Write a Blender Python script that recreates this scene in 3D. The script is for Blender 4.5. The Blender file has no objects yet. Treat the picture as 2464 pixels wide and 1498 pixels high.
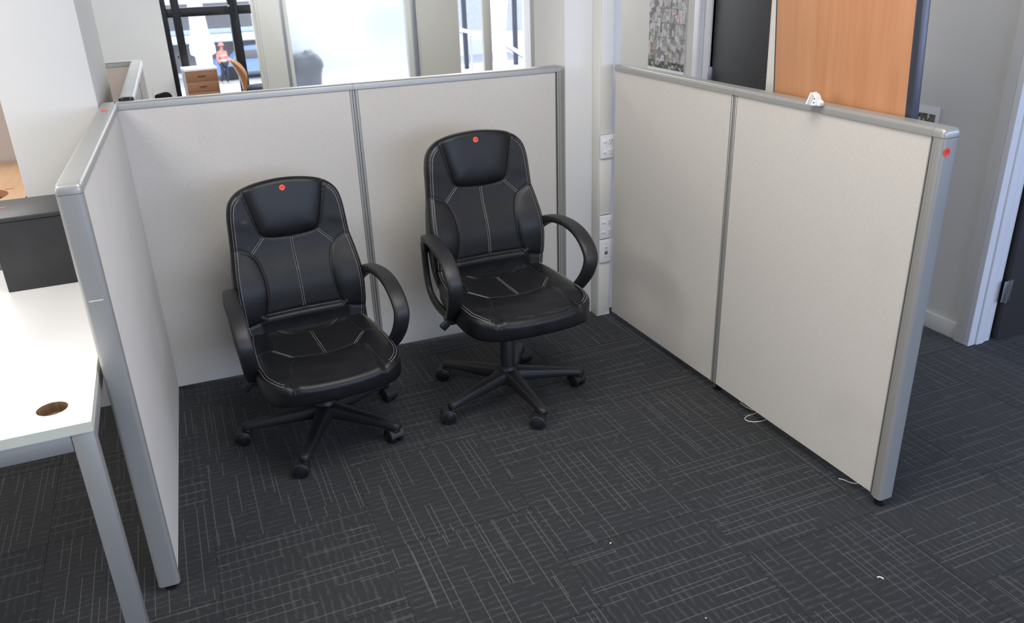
import bpy, bmesh, math, random
import numpy as np
from mathutils import Vector, Matrix
random.seed(4); rng = np.random.default_rng(4)
SC = bpy.context.scene; COL = SC.collection

# ------------------------------------------------------------------ camera, world, lights, exposure
F_PX, YAW, PITCH, ROLL = 1961.45, .3848, .4128, -.0355
CAM = Vector((.1706, -3.3260, 1.6354))
def cam_axes():
    cy, sy, cp, sp = math.cos(YAW), math.sin(YAW), math.cos(PITCH), math.sin(PITCH)
    f = Vector((sy*cp, cy*cp, -sp)); r = Vector((cy, -sy, 0)); u = r.cross(f)
    c, s = math.cos(ROLL), math.sin(ROLL)
    return c*r+s*u, -s*r+c*u, f
R_, U_, F_ = cam_axes()
cam = bpy.data.cameras.new('camera'); co = bpy.data.objects.new('camera', cam); COL.objects.link(co)
m = Matrix((R_, U_, -F_)).transposed().to_4x4(); m.translation = CAM; co.matrix_world = m
cam.sensor_width = 36; cam.sensor_fit = 'HORIZONTAL'; cam.lens = F_PX*36/2464
cam.dof.use_dof = True; cam.dof.focus_distance = 2.95; cam.dof.aperture_fstop = 5.0
cam.clip_start = .05; cam.clip_end = 300
SC.camera = co
SC.cycles.use_denoising = True
vs = SC.view_settings; vs.view_transform = 'Standard'; vs.look = 'None'; vs.gamma = 1; vs.use_curve_mapping = False
vs.exposure = 0.08
W = bpy.data.worlds.new('world'); SC.world = W; W.use_nodes = True
bg = W.node_tree.nodes['Background']; bg.inputs[0].default_value = (.82, .9, 1, 1); bg.inputs[1].default_value = 3.2

def area(name, loc, target, sx, sy, power, color):
    l = bpy.data.lights.new(name, 'AREA'); l.shape = 'RECTANGLE'; l.size = sx; l.size_y = sy
    l.energy = power; l.color = color
    o = bpy.data.objects.new(name, l); COL.objects.link(o); o.location = loc
    o.rotation_euler = (Vector(target)-Vector(loc)).to_track_quat('-Z', 'Y').to_euler()
    return o
# window bands of the walls the photograph has at its back and left, and the ceiling lights
area('window_light_left', (-5.2, -1.8, 1.95), (0, -1.6, 1.0), 5.0, 1.2, 118, (1, .95, .94))
area('window_light_rear', (1.9, -6.9, 1.65), (1.2, 0, .8), 3.6, 1.3, 112, (.62, .75, 1))
area('window_light_rear_right', (5.8, -5.4, 1.75), (1.3, -.3, .8), 3.6, 1.4, 126, (.52, .62, .92))
area('ceiling_light_near', (-1.3, -1.6, 2.66), (-1.3, -1.6, 0), 1.2, 1.2, 44, (1, .96, .90))
area('ceiling_light_middle', (1.0, -1.9, 2.66), (1.0, -1.9, 0), 1.2, 1.2, 42, (1, .96, .90))
area('ceiling_light_far', (2.7, 2.3, 2.66), (2.7, 2.3, 0), 1.2, 1.2, 34, (1, .94, .84))
area('ceiling_light_corner', (-1.6, 2.6, 2.66), (-1.6, 2.6, 0), 1.2, 1.2, 55, (1, .97, .92))
area('ceiling_light_back', (2.4, 4.6, 2.66), (2.4, 4.6, 0), 2.4, 1.2, 62, (.96, .98, 1))
area('ceiling_light_back_left', (-.6, 4.3, 2.66), (-.6, 4.3, 0), 1.2, 1.2, 25, (.97, .98, 1))
area('window_light_back', (2.0, 6.1, 1.6), (1.6, 0, 1.0), 4.4, 2.0, 38, (.9, .95, 1))

# ------------------------------------------------------------------ helpers
def L(h):
    r = [int(h[i:i+2], 16)/255 for i in (0, 2, 4)]
    return tuple(c/12.92 if c <= .04045 else ((c+.055)/1.055)**2.4 for c in r)
class NT:
    def __init__(s, name, color=(.5,.5,.5), rough=.5, metal=0., spec=.5):
        s.m = bpy.data.materials.new(name); s.m.use_nodes = True; s.t = s.m.node_tree
        s.b = s.t.nodes['Principled BSDF']; s.out = s.t.nodes['Material Output']
        s.b.inputs['Base Color'].default_value = (*color, 1); s.b.inputs['Roughness'].default_value = rough
        s.b.inputs['Metallic'].default_value = metal; s.b.inputs['Specular IOR Level'].default_value = spec
    def n(s, typ, **k):
        nd = s.t.nodes.new(typ)
        for a, v in k.items(): setattr(nd, a, v)
        return nd
    def l(s, a, b): s.t.links.new(a, b)
    def put(s, v, sock):
        if isinstance(v, (int, float)): sock.default_value = v
        elif isinstance(v, tuple): sock.default_value = v if len(v) == len(sock.default_value) else (*v, 1)
        else: s.l(v, sock)
    def mt(s, op, a, b=0., c=0.):
        nd = s.n('ShaderNodeMath', operation=op)
        for i, v in enumerate((a, b, c)): s.put(v, nd.inputs[i])
        return nd.outputs[0]
    def mix(s, f, a, b):
        nd = s.n('ShaderNodeMix', data_type='RGBA'); s.put(f, nd.inputs[0]); s.put(a, nd.inputs[6]); s.put(b, nd.inputs[7])
        return nd.outputs[2]
    def coord(s, kind='Object'): return s.n('ShaderNodeTexCoord').outputs[kind]
    def mapv(s, v, scale=(1,1,1), rot=(0,0,0), loc=(0,0,0)):
        nd = s.n('ShaderNodeMapping'); s.l(v, nd.inputs[0])
        nd.inputs['Location'].default_value = loc; nd.inputs['Rotation'].default_value = rot; nd.inputs['Scale'].default_value = scale
        return nd.outputs[0]
    def noise(s, v, scale, detail=2, rough=.5, out=0):
        nd = s.n('ShaderNodeTexNoise'); s.l(v, nd.inputs['Vector']); nd.inputs['Scale'].default_value = scale
        nd.inputs['Detail'].default_value = detail; nd.inputs['Roughness'].default_value = rough
        return nd.outputs[out]
    def ramp(s, f, a, b):
        nd = s.n('ShaderNodeMapRange'); s.l(f, nd.inputs[0]); nd.inputs[1].default_value = a; nd.inputs[2].default_value = b
        return nd.outputs[0]
    def bump(s, h, strength, dist):
        nd = s.n('ShaderNodeBump'); s.put(h, nd.inputs['Height']); nd.inputs['Strength'].default_value = strength
        nd.inputs['Distance'].default_value = dist; s.l(nd.outputs[0], s.b.inputs['Normal']); return nd
    def base(s, v): s.put(v, s.b.inputs['Base Color'])
    def sep(s, v):
        nd = s.n('ShaderNodeSeparateXYZ'); s.l(v, nd.inputs[0]); return nd.outputs
    def com(s, x, y, z=0.):
        nd = s.n('ShaderNodeCombineXYZ')
        for i, v in enumerate((x, y, z)): s.put(v, nd.inputs[i])
        return nd.outputs[0]
    def white(s, v, out=0):
        nd = s.n('ShaderNodeTexWhiteNoise', noise_dimensions='3D'); s.l(v, nd.inputs[0]); return nd.outputs[out]

def mat_plain(name, color, rough=.5, metal=0., spec=.5, var=.06, nscale=6, bump=0., bscale=300):
    t = NT(name, color, rough, metal, spec); c = t.coord()
    n = t.noise(c, nscale, 4, .6)
    k = tuple(x*(1-var*1.6) for x in color); k2 = tuple(min(1, x*(1+var)) for x in color)
    t.base(t.mix(t.ramp(n, .3, .7), k, k2))
    if bump: t.bump(t.noise(c, bscale, 2), bump, .001)
    return t.m

def mat_fabric(name, color):
    t = NT(name, color, .95, 0, .1); c = t.coord(); x, y, z = t.sep(c)
    wa = t.mt('SINE', t.mt('MULTIPLY', x, 3300.)); wb = t.mt('SINE', t.mt('MULTIPLY', z, 3300.))
    weave = t.mt('MULTIPLY', wa, wb)
    st = t.noise(t.mapv(c, (420, 1, 60)), 1., 3, .7); st2 = t.noise(t.mapv(c, (60, 1, 420)), 1., 3, .7)
    sp = t.mt('ADD', st, st2)
    f = t.ramp(sp, .7, 1.3)
    big = t.noise(t.mapv(c, (2.2, 1, 2.2)), 1., 4, .6)
    grime = t.mt('MULTIPLY', t.ramp(big, .58, .78), .16)
    dark = tuple(v*.90 for v in color); lite = tuple(min(1, v*1.05) for v in color)
    col = t.mix(f, dark, lite)
    col = t.mix(grime, col, tuple(v*.55 for v in color))
    t.base(col)
    t.b.inputs['Sheen Weight'].default_value = .15
    t.bump(t.mt('ADD', weave, t.mt('MULTIPLY', sp, 1.5)), .25, .0006)
    return t.m

def mat_paintmetal(name, color, rough=.36, metal=.35):
    t = NT(name, color, rough, metal, .5); c = t.coord()
    n = t.noise(c, 900, 1); big = t.noise(c, 5, 4)
    t.base(t.mix(t.ramp(n, .3, .7), tuple(v*.94 for v in color), tuple(min(1, v*1.05) for v in color)))
    t.put(t.mt('ADD', rough-.06, t.mt('MULTIPLY', big, .12)), t.b.inputs['Roughness'])
    return t.m

def mat_wood(name, ca, cb, scale=1., rough=.4, axis=2):
    t = NT(name, ca, rough); c = t.coord()
    sc = [14*scale, 14*scale, 14*scale]; sc[axis] = 1.0*scale
    v = t.mapv(c, tuple(sc)); n = t.noise(v, 2.2, 5, .62)
    sc2 = [120*scale]*3; sc2[axis] = 3*scale
    n2 = t.noise(t.mapv(c, tuple(sc2)), 1.5, 3, .6)
    big = t.noise(t.mapv(c, tuple(s_*.35 for s_ in sc)), 1.2, 3, .5)
    f = t.ramp(t.mt('ADD', t.mt('MULTIPLY', n, .55), t.mt('ADD', t.mt('MULTIPLY', n2, .25), t.mt('MULTIPLY', big, .4))), .42, .78)
    t.base(t.mix(f, ca, cb)); return t.m

def mat_glass(name, tint=(1,1,1), refl=.5):
    t = NT(name); tr = t.n('ShaderNodeBsdfTransparent'); tr.inputs[0].default_value = (*tint, 1)
    gl = t.n('ShaderNodeBsdfGlossy'); gl.inputs['Roughness'].default_value = .02
    fr = t.n('ShaderNodeFresnel'); fr.inputs[0].default_value = 1.45
    mx = t.n('ShaderNodeMixShader'); t.l(t.mt('MULTIPLY', fr.outputs[0], refl), mx.inputs[0]); t.l(tr.outputs[0], mx.inputs[1]); t.l(gl.outputs[0], mx.inputs[2])
    t.l(mx.outputs[0], t.out.inputs[0]); return t.m
def mat_frosted(name):
    t = NT(name); tl = t.n('ShaderNodeBsdfTranslucent'); tl.inputs[0].default_value = (.80, .81, .86, 1)
    gl = t.n('ShaderNodeBsdfRefraction'); gl.inputs['Roughness'].default_value = .58; gl.inputs['IOR'].default_value = 1.05
    gl.inputs[0].default_value = (.93, .94, .97, 1)
    mx = t.n('ShaderNodeMixShader'); mx.inputs[0].default_value = .9
    t.l(tl.outputs[0], mx.inputs[1]); t.l(gl.outputs[0], mx.inputs[2]); t.l(mx.outputs[0], t.out.inputs[0]); return t.m

def mat_leather(name, perforated=False):
    t = NT(name, (.008, .009, .010), .34, 0, .36); c = t.coord()
    vor = t.n('ShaderNodeTexVoronoi', feature='DISTANCE_TO_EDGE'); t.l(c, vor.inputs[0]); vor.inputs['Scale'].default_value = 420
    n = t.noise(c, 14, 4, .6)
    col = t.mix(t.ramp(n, .35, .7), (.006, .0065, .008), (.010, .0105, .0125))
    hgt = t.mt('MULTIPLY', t.ramp(vor.outputs[0], 0., .12), .35)
    if perforated:
        x, y, z = t.sep(c)
        v = t.mt('ADD', z, t.mt('MULTIPLY', y, .9)); s = 1/.0062
        a = t.mt('MULTIPLY', t.mt('ADD', x, v), s*.72); b = t.mt('MULTIPLY', t.mt('SUBTRACT', x, v), s*.72)
        fa = t.mt('SUBTRACT', t.mt('FRACT', a), .5); fb = t.mt('SUBTRACT', t.mt('FRACT', b), .5)
        d = t.mt('SQRT', t.mt('ADD', t.mt('MULTIPLY', fa, fa), t.mt('MULTIPLY', fb, fb)))
        dot = t.mt('LESS_THAN', d, .22)
        col = t.mix(dot, t.mix(0.5, col, (.013, .0135, .015)), (.001, .001, .001))
        hgt = t.mt('SUBTRACT', hgt, t.mt('MULTIPLY', dot, 1.5))
        t.put(t.mt('ADD', .42, t.mt('MULTIPLY', dot, .4)), t.b.inputs['Roughness'])
    else:
        t.put(t.mt('ADD', .28, t.mt('MULTIPLY', n, .14)), t.b.inputs['Roughness'])
    t.base(col); t.bump(hgt, .35, .0007); return t.m

def mat_carpet():
    t = NT('carpet_loop', (.03, .03, .035), .93, 0, .15)
    c = t.coord(); oi = t.n('ShaderNodeObjectInfo'); rnd = oi.outputs['Random']
    x, y, z = t.sep(c)
    r100 = t.mt('MULTIPLY', rnd, 97.)
    # thin light lines along local Y at uneven spacing, broken into lengths
    def lines(pitch, width, seed, keep, seglen):
        u = t.mt('DIVIDE', t.mt('ADD', x, 5.), pitch); cell = t.mt('FLOOR', u); fr = t.mt('FRACT', u)
        h = t.white(t.com(cell, t.mt('ADD', r100, seed), seed))
        pos = t.mt('ADD', .2, t.mt('MULTIPLY', h, .6))
        d = t.mt('ABSOLUTE', t.mt('SUBTRACT', fr, pos))
        ln = t.mt('LESS_THAN', d, width/pitch/2)
        h2 = t.white(t.com(cell, t.mt('ADD', r100, seed+5), seed+2))
        seg = t.mt('FLOOR', t.mt('ADD', t.mt('DIVIDE', t.mt('ADD', y, 5.), seglen), t.mt('MULTIPLY', h2, 1.)))
        hs = t.white(t.com(cell, seg, t.mt('ADD', r100, seed+9)))
        return t.mt('MULTIPLY', ln, t.mt('LESS_THAN', hs, keep))
    a = lines(.040, .0024, 1., .62, .17); b = lines(.057, .0022, 4., .5, .12)
    ln = t.mt('MAXIMUM', a, b)
    # broader wavy faint bands across
    wob = t.noise(t.mapv(c, (16, 16, 1)), 1., 2, .5); wob2 = t.noise(c, 160., 1)
    yy = t.mt('ADD', y, t.mt('ADD', t.mt('MULTIPLY', t.mt('SUBTRACT', wob, .5), .022), t.mt('MULTIPLY', t.mt('SUBTRACT', wob2, .5), .006)))
    v = t.mt('DIVIDE', t.mt('ADD', t.mt('ADD', yy, 5.), t.mt('MULTIPLY', rnd, .3)), .0245)
    fv = t.mt('FRACT', v); hv = t.white(t.com(t.mt('FLOOR', v), r100, 3.))
    band = t.mt('LESS_THAN', t.mt('ABSOLUTE', t.mt('SUBTRACT', fv, t.mt('ADD', .35, t.mt('MULTIPLY', hv, .3)))), t.mt('ADD', .10, t.mt('MULTIPLY', hv, .10)))
    brk = t.ramp(t.noise(t.mapv(c, (22, 45, 1)), 1., 2, .6), .38, .58)
    rib = t.mt('ADD', .6, t.mt('MULTIPLY', t.mt('SINE', t.mt('MULTIPLY', x, 6.2832/.0034)), .4))
    band = t.mt('MULTIPLY', t.mt('MULTIPLY', band, brk), rib)
    sp = t.noise(c, 520, 2, .8)
    base = t.mix(t.ramp(sp, .35, .66), (.0075, .0082, .0088), (.037, .039, .041))
    col = t.mix(t.mt('MULTIPLY', band, .42), base, (.105, .110, .114))
    col = t.mix(t.mt('MULTIPLY', ln, .72), col, (.125, .128, .13))
    big = t.noise(t.mapv(t.coord('Generated'), (3, 3, 1)), 1., 2)
    t.base(col)
    t.b.inputs['Sheen Weight'].default_value = .14; t.b.inputs['Sheen Roughness'].default_value = .5
    h = t.mt('ADD', t.mt('MULTIPLY', sp, 1.), t.mt('ADD', t.mt('MULTIPLY', t.mt('SINE', t.mt('MULTIPLY', y, 6.2832/.004)), .2), t.mt('MULTIPLY', ln, -.4)))
    t.bump(h, .6, .0015); return t.m

def mat_aerial(name, leafy):
    t = NT(name, (.4,.4,.4), .55); c = t.coord('Object'); x, y, z = t.sep(c)
    v = t.com(y, z, 0.)
    br = t.n('ShaderNodeTexBrick'); t.l(v, br.inputs['Vector']); br.inputs['Scale'].default_value = 13; br.inputs['Mortar Size'].default_value = .035
    br.inputs['Brick Width'].default_value = .42; br.inputs['Row Height'].default_value = 1.15; br.offset = .37; br.squash = .6; br.squash_frequency = 3
    br.inputs['Color1'].default_value = (.62, .62, .64, 1); br.inputs['Color2'].default_value = (.22, .22, .24, 1); br.inputs['Mortar'].default_value = (.16, .155, .165, 1)
    vor = t.n('ShaderNodeTexVoronoi', distance='CHEBYCHEV'); t.l(v, vor.inputs[0]); vor.inputs['Scale'].default_value = 26
    sx = t.sep(vor.outputs['Color'])[0]
    roofs = t.mix(t.ramp(sx, .25, .8), (.17, .165, .175), (.62, .60, .60))
    a = t.mix(t.ramp(t.noise(v, 18, 2), .4, .55), br.outputs[0], roofs)
    sm = t.noise(v, 70, 4, .7)
    a = t.mix(t.mt('MULTIPLY', t.ramp(sm, .5, .7), .35), a, (.10, .10, .10))
    vor2 = t.n('ShaderNodeTexVoronoi'); t.l(v, vor2.inputs[0]); vor2.inputs['Scale'].default_value = 90
    tr = t.mix(t.ramp(t.sep(vor2.outputs['Color'])[1], .2, .9), (.035, .045, .03), (.16, .17, .13))
    tr = t.mix(t.mt('GREATER_THAN', t.sep(vor2.outputs['Color'])[0], .82), tr, (.5, .5, .5))
    edge = t.mt('ADD', z, t.mt('MULTIPLY', t.noise(v, 20, 3), .03))
    f = t.mt('LESS_THAN', edge, leafy)
    t.base(t.mix(f, a, tr)); return t.m

def mesh_obj(name, me, mat, parent=None, smooth=False):
    o = bpy.data.objects.new(name, me); COL.objects.link(o)
    if mat is not None:
        for mm in (mat if isinstance(mat, (list, tuple)) else [mat]):
            if len(me.materials) < (len(mat) if isinstance(mat, (list, tuple)) else 1): me.materials.append(mm)
    if parent is not None: o.parent = parent
    if smooth:
        for p in me.polygons: p.use_smooth = True
    return o
def from_bm(name, bm, mat, parent=None, smooth=False, angle=None):
    bmesh.ops.recalc_face_normals(bm, faces=bm.faces[:])
    me = bpy.data.meshes.new(name); bm.to_mesh(me); bm.free()
    o = mesh_obj(name, me, mat, parent)
    if smooth or angle:
        for p in me.polygons: p.use_smooth = True
        if angle: me.set_sharp_from_angle(angle=math.radians(angle))
    return o
def box_bm(bm, lo, hi, bevel=0., seg=2, mi=0):
    lo, hi = Vector(lo), Vector(hi)
    r = bmesh.ops.create_cube(bm, size=1); vs_ = r['verts']
    for v in vs_: v.co = Vector((lo[i]+(v.co[i]+.5)*(hi[i]-lo[i]) for i in range(3)))
    if bevel:
        es = list({e for v in vs_ for e in v.link_edges})
        rr = bmesh.ops.bevel(bm, geom=es, offset=bevel, segments=seg, affect='EDGES', profile=.5)
        fs = {f for v in rr['verts'] for f in v.link_faces} | set(rr['faces'])
    else: fs = {f for v in vs_ for f in v.link_faces}
    if mi:
        for f in fs: f.material_index = mi
    return vs_
def box(name, lo, hi, mat, parent=None, bevel=0., seg=2):
    bm = bmesh.new(); box_bm(bm, lo, hi, bevel, seg)
    return from_bm(name, bm, mat, parent, angle=40 if bevel else None)
def cyl_bm(bm, p0, p1, r0, r1=None, n=20, cap=True):
    p0, p1 = Vector(p0), Vector(p1); r1 = r0 if r1 is None else r1
    d = (p1-p0); q = d.to_track_quat('Z', 'Y').to_matrix()
    ra = [bm.verts.new(p0+q@Vector((r0*math.cos(a), r0*math.sin(a), 0))) for a in (2*math.pi*i/n for i in range(n))]
    rb = [bm.verts.new(p1+q@Vector((r1*math.cos(a), r1*math.sin(a), 0))) for a in (2*math.pi*i/n for i in range(n))]
    for i in range(n): bm.faces.new((ra[i], ra[(i+1) % n], rb[(i+1) % n], rb[i]))
    if cap: bm.faces.new(ra[::-1]); bm.faces.new(rb)
def cyl(name, p0, p1, r0, mat, parent=None, r1=None, n=24):
    bm = bmesh.new(); cyl_bm(bm, p0, p1, r0, r1, n); return from_bm(name, bm, mat, parent, angle=40)
def lathe_bm(bm, prof, n=32, origin=(0,0,0), axis='Z'):
    rings = []
    for (r, z) in prof:
        ring = []
        for i in range(n):
            a = 2*math.pi*i/n
            if axis == 'Z': p = (r*math.cos(a), r*math.sin(a), z)
            elif axis == 'X': p = (z, r*math.cos(a), r*math.sin(a))
            else: p = (r*math.cos(a), z, r*math.sin(a))
            ring.append(bm.verts.new(Vector(origin)+Vector(p)))
        rings.append(ring)
    for a, b in zip(rings, rings[1:]):
        for i in range(n): bm.faces.new((a[i], a[(i+1) % n], b[(i+1) % n], b[i]))
    bm.faces.new(rings[0][::-1]); bm.faces.new(rings[-1])
def loft_bm(bm, rings, closed_ring=True, caps=True):
    V = [[bm.verts.new(p) for p in r] for r in rings]; n = len(V[0])
    for a, b in zip(V, V[1:]):
        for i in range(n if closed_ring else n-1): bm.faces.new((a[i], a[(i+1) % n], b[(i+1) % n], b[i]))
    if caps: bm.faces.new(V[0][::-1]); bm.faces.new(V[-1])
def catmull(pts, n, closed=False):
    P = np.array(pts, float); N = len(P)
    if closed: Q = np.vstack([P[-1], P, P[0], P[1]]); segs = N
    else: Q = np.vstack([2*P[0]-P[1], P, 2*P[-1]-P[-2]]); segs = N-1
    out = []
    for s in range(segs):
        p0, p1, p2, p3 = Q[s:s+4]
        for k in range(24):
            t = k/24
            out.append(.5*((2*p1)+(-p0+p2)*t+(2*p0-5*p1+4*p2-p3)*t*t+(-p0+3*p1-3*p2+p3)*t**3))
    if not closed: out.append(P[-1])
    out = np.array(out)
    loop = np.vstack([out, out[:1]]) if closed else out
    d = np.r_[0, np.cumsum(np.linalg.norm(np.diff(loop, axis=0), axis=1))]
    s = np.linspace(0, d[-1], n, endpoint=not closed)
    return np.stack([np.interp(s, d, loop[:, i]) for i in range(loop.shape[1])], 1)
def tube_bm(bm, pts, r, n=8, caps=True):
    P = [Vector(p) for p in pts]; rings = []; up = None
    for i, p in enumerate(P):
        t = (P[min(i+1, len(P)-1)]-P[max(i-1, 0)]).normalized()
        if up is None: up = t.orthogonal().normalized()
        up = (up-t*up.dot(t)).normalized(); s = t.cross(up)
        rr = r[i] if hasattr(r, '__len__') else r
        rings.append([p+up*rr*math.cos(2*math.pi*k/n)+s*rr*math.sin(2*math.pi*k/n) for k in range(n)])
    loft_bm(bm, rings, caps=caps)
def tube(name, pts, r, mat, parent=None, n=8):
    bm = bmesh.new(); tube_bm(bm, pts, r, n); return from_bm(name, bm, mat, parent, smooth=True, angle=50)
def empty(name, loc=(0,0,0), rz=0., parent=None):
    o = bpy.data.objects.new(name, None); COL.objects.link(o); o.location = loc; o.rotation_euler = (0, 0, rz)
    o.empty_display_size = .1
    if parent: o.parent = parent
    return o
def tag(o, label=None, cat=None, group=None, kind=None):
    if label: o['label'] = label
    if cat: o['category'] = cat
    if group: o['group'] = group
    if kind: o['kind'] = kind
    return o
def copy_tree(o, parent=None):
    c = o.copy(); COL.objects.link(c)
    if parent is not None: c.parent = parent
    for ch in list(o.children): copy_tree(ch, c)
    return c
def text_mesh(name, s, size, mat, parent, mw, thick=.0002):
    cu = bpy.data.curves.new(name, 'FONT'); cu.body = s; cu.size = size; cu.align_x = 'CENTER'; cu.align_y = 'CENTER'; cu.extrude = thick
    cu.offset = 0
    tmp = bpy.data.objects.new('tmp', cu); COL.objects.link(tmp)
    dg = bpy.context.evaluated_depsgraph_get(); me = bpy.data.meshes.new_from_object(tmp.evaluated_get(dg))
    bpy.data.objects.remove(tmp); bpy.data.curves.remove(cu)
    me.transform(mw); me.name = name
    me.materials.clear(); return mesh_obj(name, me, mat, parent)
def basis(origin, x, y, z):
    mm = Matrix((Vector(x).normalized(), Vector(y).normalized(), Vector(z).normalized())).transposed().to_4x4()
    mm.translation = Vector(origin); return mm
def sticker(parent, mw, number, r=.0115):
    """round orange-red auction dot, lying in the local XY of mw"""
    bm = bmesh.new(); lathe_bm(bm, [(r*.97, 0), (r, .00015), (r, .0003), (r*.97, .0004)], 28); bmesh.ops.transform(bm, matrix=mw, verts=bm.verts)
    o = from_bm('sticker', bm, M['sticker'], parent); o['label'] = 'round orange-red sticker'
    if number: text_mesh('number', number, r*1.05, M['ink'], o, mw @ Matrix.Translation((0, 0, .0007)) @ Matrix.Rotation(.12, 4, 'Z') @ Matrix.Diagonal((.8, 1.15, 1, 1)), .0001)
    return o

M = {}
M['carpet'] = mat_carpet()
M['fabric'] = mat_fabric('partition_fabric', (.600, .575, .540))
M['fabric_pink'] = mat_fabric('partition_fabric_rose', (.64, .58, .55))
M['alu'] = mat_paintmetal('silver_paint', (.355, .358, .345))
M['alu_dark'] = mat_paintmetal('silver_paint_dark', (.20, .21, .22))
M['alu_bright'] = mat_paintmetal('anodised_frame', (.62, .64, .67), .3, .7)
M['black_gap'] = mat_plain('black_rubber', (.01, .01, .011), .7)
M['black_plastic'] = mat_plain('black_plastic', (.016, .0165, .018), .46, bump=.25, bscale=700)
M['black_gloss'] = mat_plain('black_castor_plastic', (.014, .014, .016), .3)
M['leather'] = mat_leather('black_leatherette'); M['leather_perf'] = mat_leather('black_leatherette_perforated', True)
M['thread'] = mat_plain('white_thread', (.62, .61, .58), .8)
M['sticker'] = mat_plain('orange_red_paper', (.92, .08, .03), .6, var=.03)
M['ink'] = mat_plain('black_ink', (.03, .02, .02), .6)
M['wall'] = mat_plain('cream_wall_paint', (.62, .62, .605), .7, var=.02, nscale=2, bump=.1, bscale=200)
M['wall_white'] = mat_plain('white_wall_paint', (.72, .72, .71), .65, var=.02, nscale=2, bump=.1, bscale=200)
M['wall_taupe'] = mat_plain('taupe_wall_paint', (.58, .565, .51), .7, var=.02, nscale=2, bump=.1, bscale=200)
M['trimw'] = mat_plain('white_gloss_trim', (.74, .76, .80), .35, var=.02, nscale=3)
M['trimc'] = mat_plain('cream_trim', (.68, .68, .63), .5, var=.03, nscale=3)
M['duct'] = mat_plain('cream_duct_plastic', (.72, .71, .66), .4, var=.02, nscale=3)
M['outlet'] = mat_plain('white_outlet_plastic', (.82, .82, .84), .3, var=.01)
M['slot'] = mat_plain('dark_slot', (.03, .03, .03), .6)
M['door'] = mat_plain('charcoal_door_paint', (.040, .039, .040), .5, var=.05, nscale=8, bump=.1, bscale=400)
M['steel'] = mat_paintmetal('brushed_steel', (.55, .57, .6), .28, .9)
M['ceiling'] = mat_plain('ceiling_white', (.78, .78, .77), .8, var=.02)
M['whitetop'] = mat_plain('white_laminate', (.90, .90, .90), .22, var=.01)
M['edgeband'] = mat_plain('cream_edge_band', (.66, .67, .56), .4, var=.01); M['cork'] = mat_wood('chipboard_core', (.10, .05, .02), (.26, .16, .08), 5., .9)
M['box'] = mat_plain('charcoal_steel', (.022, .023, .025), .42, var=.12, nscale=16, bump=.1, bscale=600)
M['beech'] = mat_wood('beech_laminate', (.43, .185, .08), (.53, .265, .135), .8, .45)
M['beech_h'] = mat_wood('beech_desk_laminate', (.70, .42, .22), (.82, .55, .33), 1., .4, axis=1)
M['drawer'] = mat_wood('brown_woodgrain', (.26, .12, .06), (.36, .18, .095), 1.2, .5, axis=0)
M['ply'] = mat_wood('moulded_plywood', (.44, .20, .075), (.58, .29, .12), 1., .35)
M['navy'] = mat_plain('navy_edge_plastic', (.032, .038, .058), .3, var=.05)
M['paper'] = mat_plain('white_paper', (.80, .82, .86), .6, var=.01)
M['aerial'] = mat_aerial('aerial_photo_print', -.045); M['aerial2'] = mat_aerial('aerial_photo_print_small', 9.)
M['yellow'] = mat_plain('yellow_print', (.72, .62, .05), .6); M['redprint'] = mat_plain('red_print', (.85, .12, .06), .6)
M['winframe'] = mat_plain('black_window_frame', (.012, .012, .016), .35)
M['glass'] = mat_glass('clear_glass'); M['frosted'] = mat_frosted('frosted_glass')
M['cord'] = mat_plain('white_cord', (.75, .74, .70), .5)
M['seatblue'] = mat_plain('dark_blue_upholstery', (.03, .035, .06), .8)
M['concrete'] = mat_plain('pale_concrete', (.74, .74, .74), .9, var=.05, nscale=2)
M['asphalt'] = mat_plain('sunlit_asphalt', (.40, .40, .42), .9, var=.08, nscale=1)
M['facade'] = mat_plain('pale_render', (.66, .66, .70), .9, var=.03, nscale=1)
M['facade_glass'] = mat_plain('grey_shopfront_glass', (.13, .13, .14), .6, var=.08, nscale=.6)
M['facade_pale'] = mat_plain('pale_window_glass', (.40, .42, .47), .6)
M['facade_band'] = mat_plain('blue_white_band', (.42, .50, .66), .7)
M['skin'] = mat_plain('skin', (.45, .24, .17), .6); M['hivis'] = mat_plain('orange_hivis_cloth', (.85, .25, .20), .8)
M['hivis_band'] = mat_plain('silver_reflective_band', (.7, .7, .78), .4); M['trousers'] = mat_plain('navy_work_trousers', (.04, .045, .07), .9)
M['canvas'] = mat_plain('white_canvas', (.85, .80, .83), .9, var=.03)
M['balglass'] = mat_glass('balustrade_glass', (.86, .88, .95), .6)
M['darkpost'] = mat_plain('dark_grey_post', (.055, .06, .085), .5)
M['redpaint'] = mat_plain('blue_car_paint', (.18, .28, .5), .3)

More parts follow.
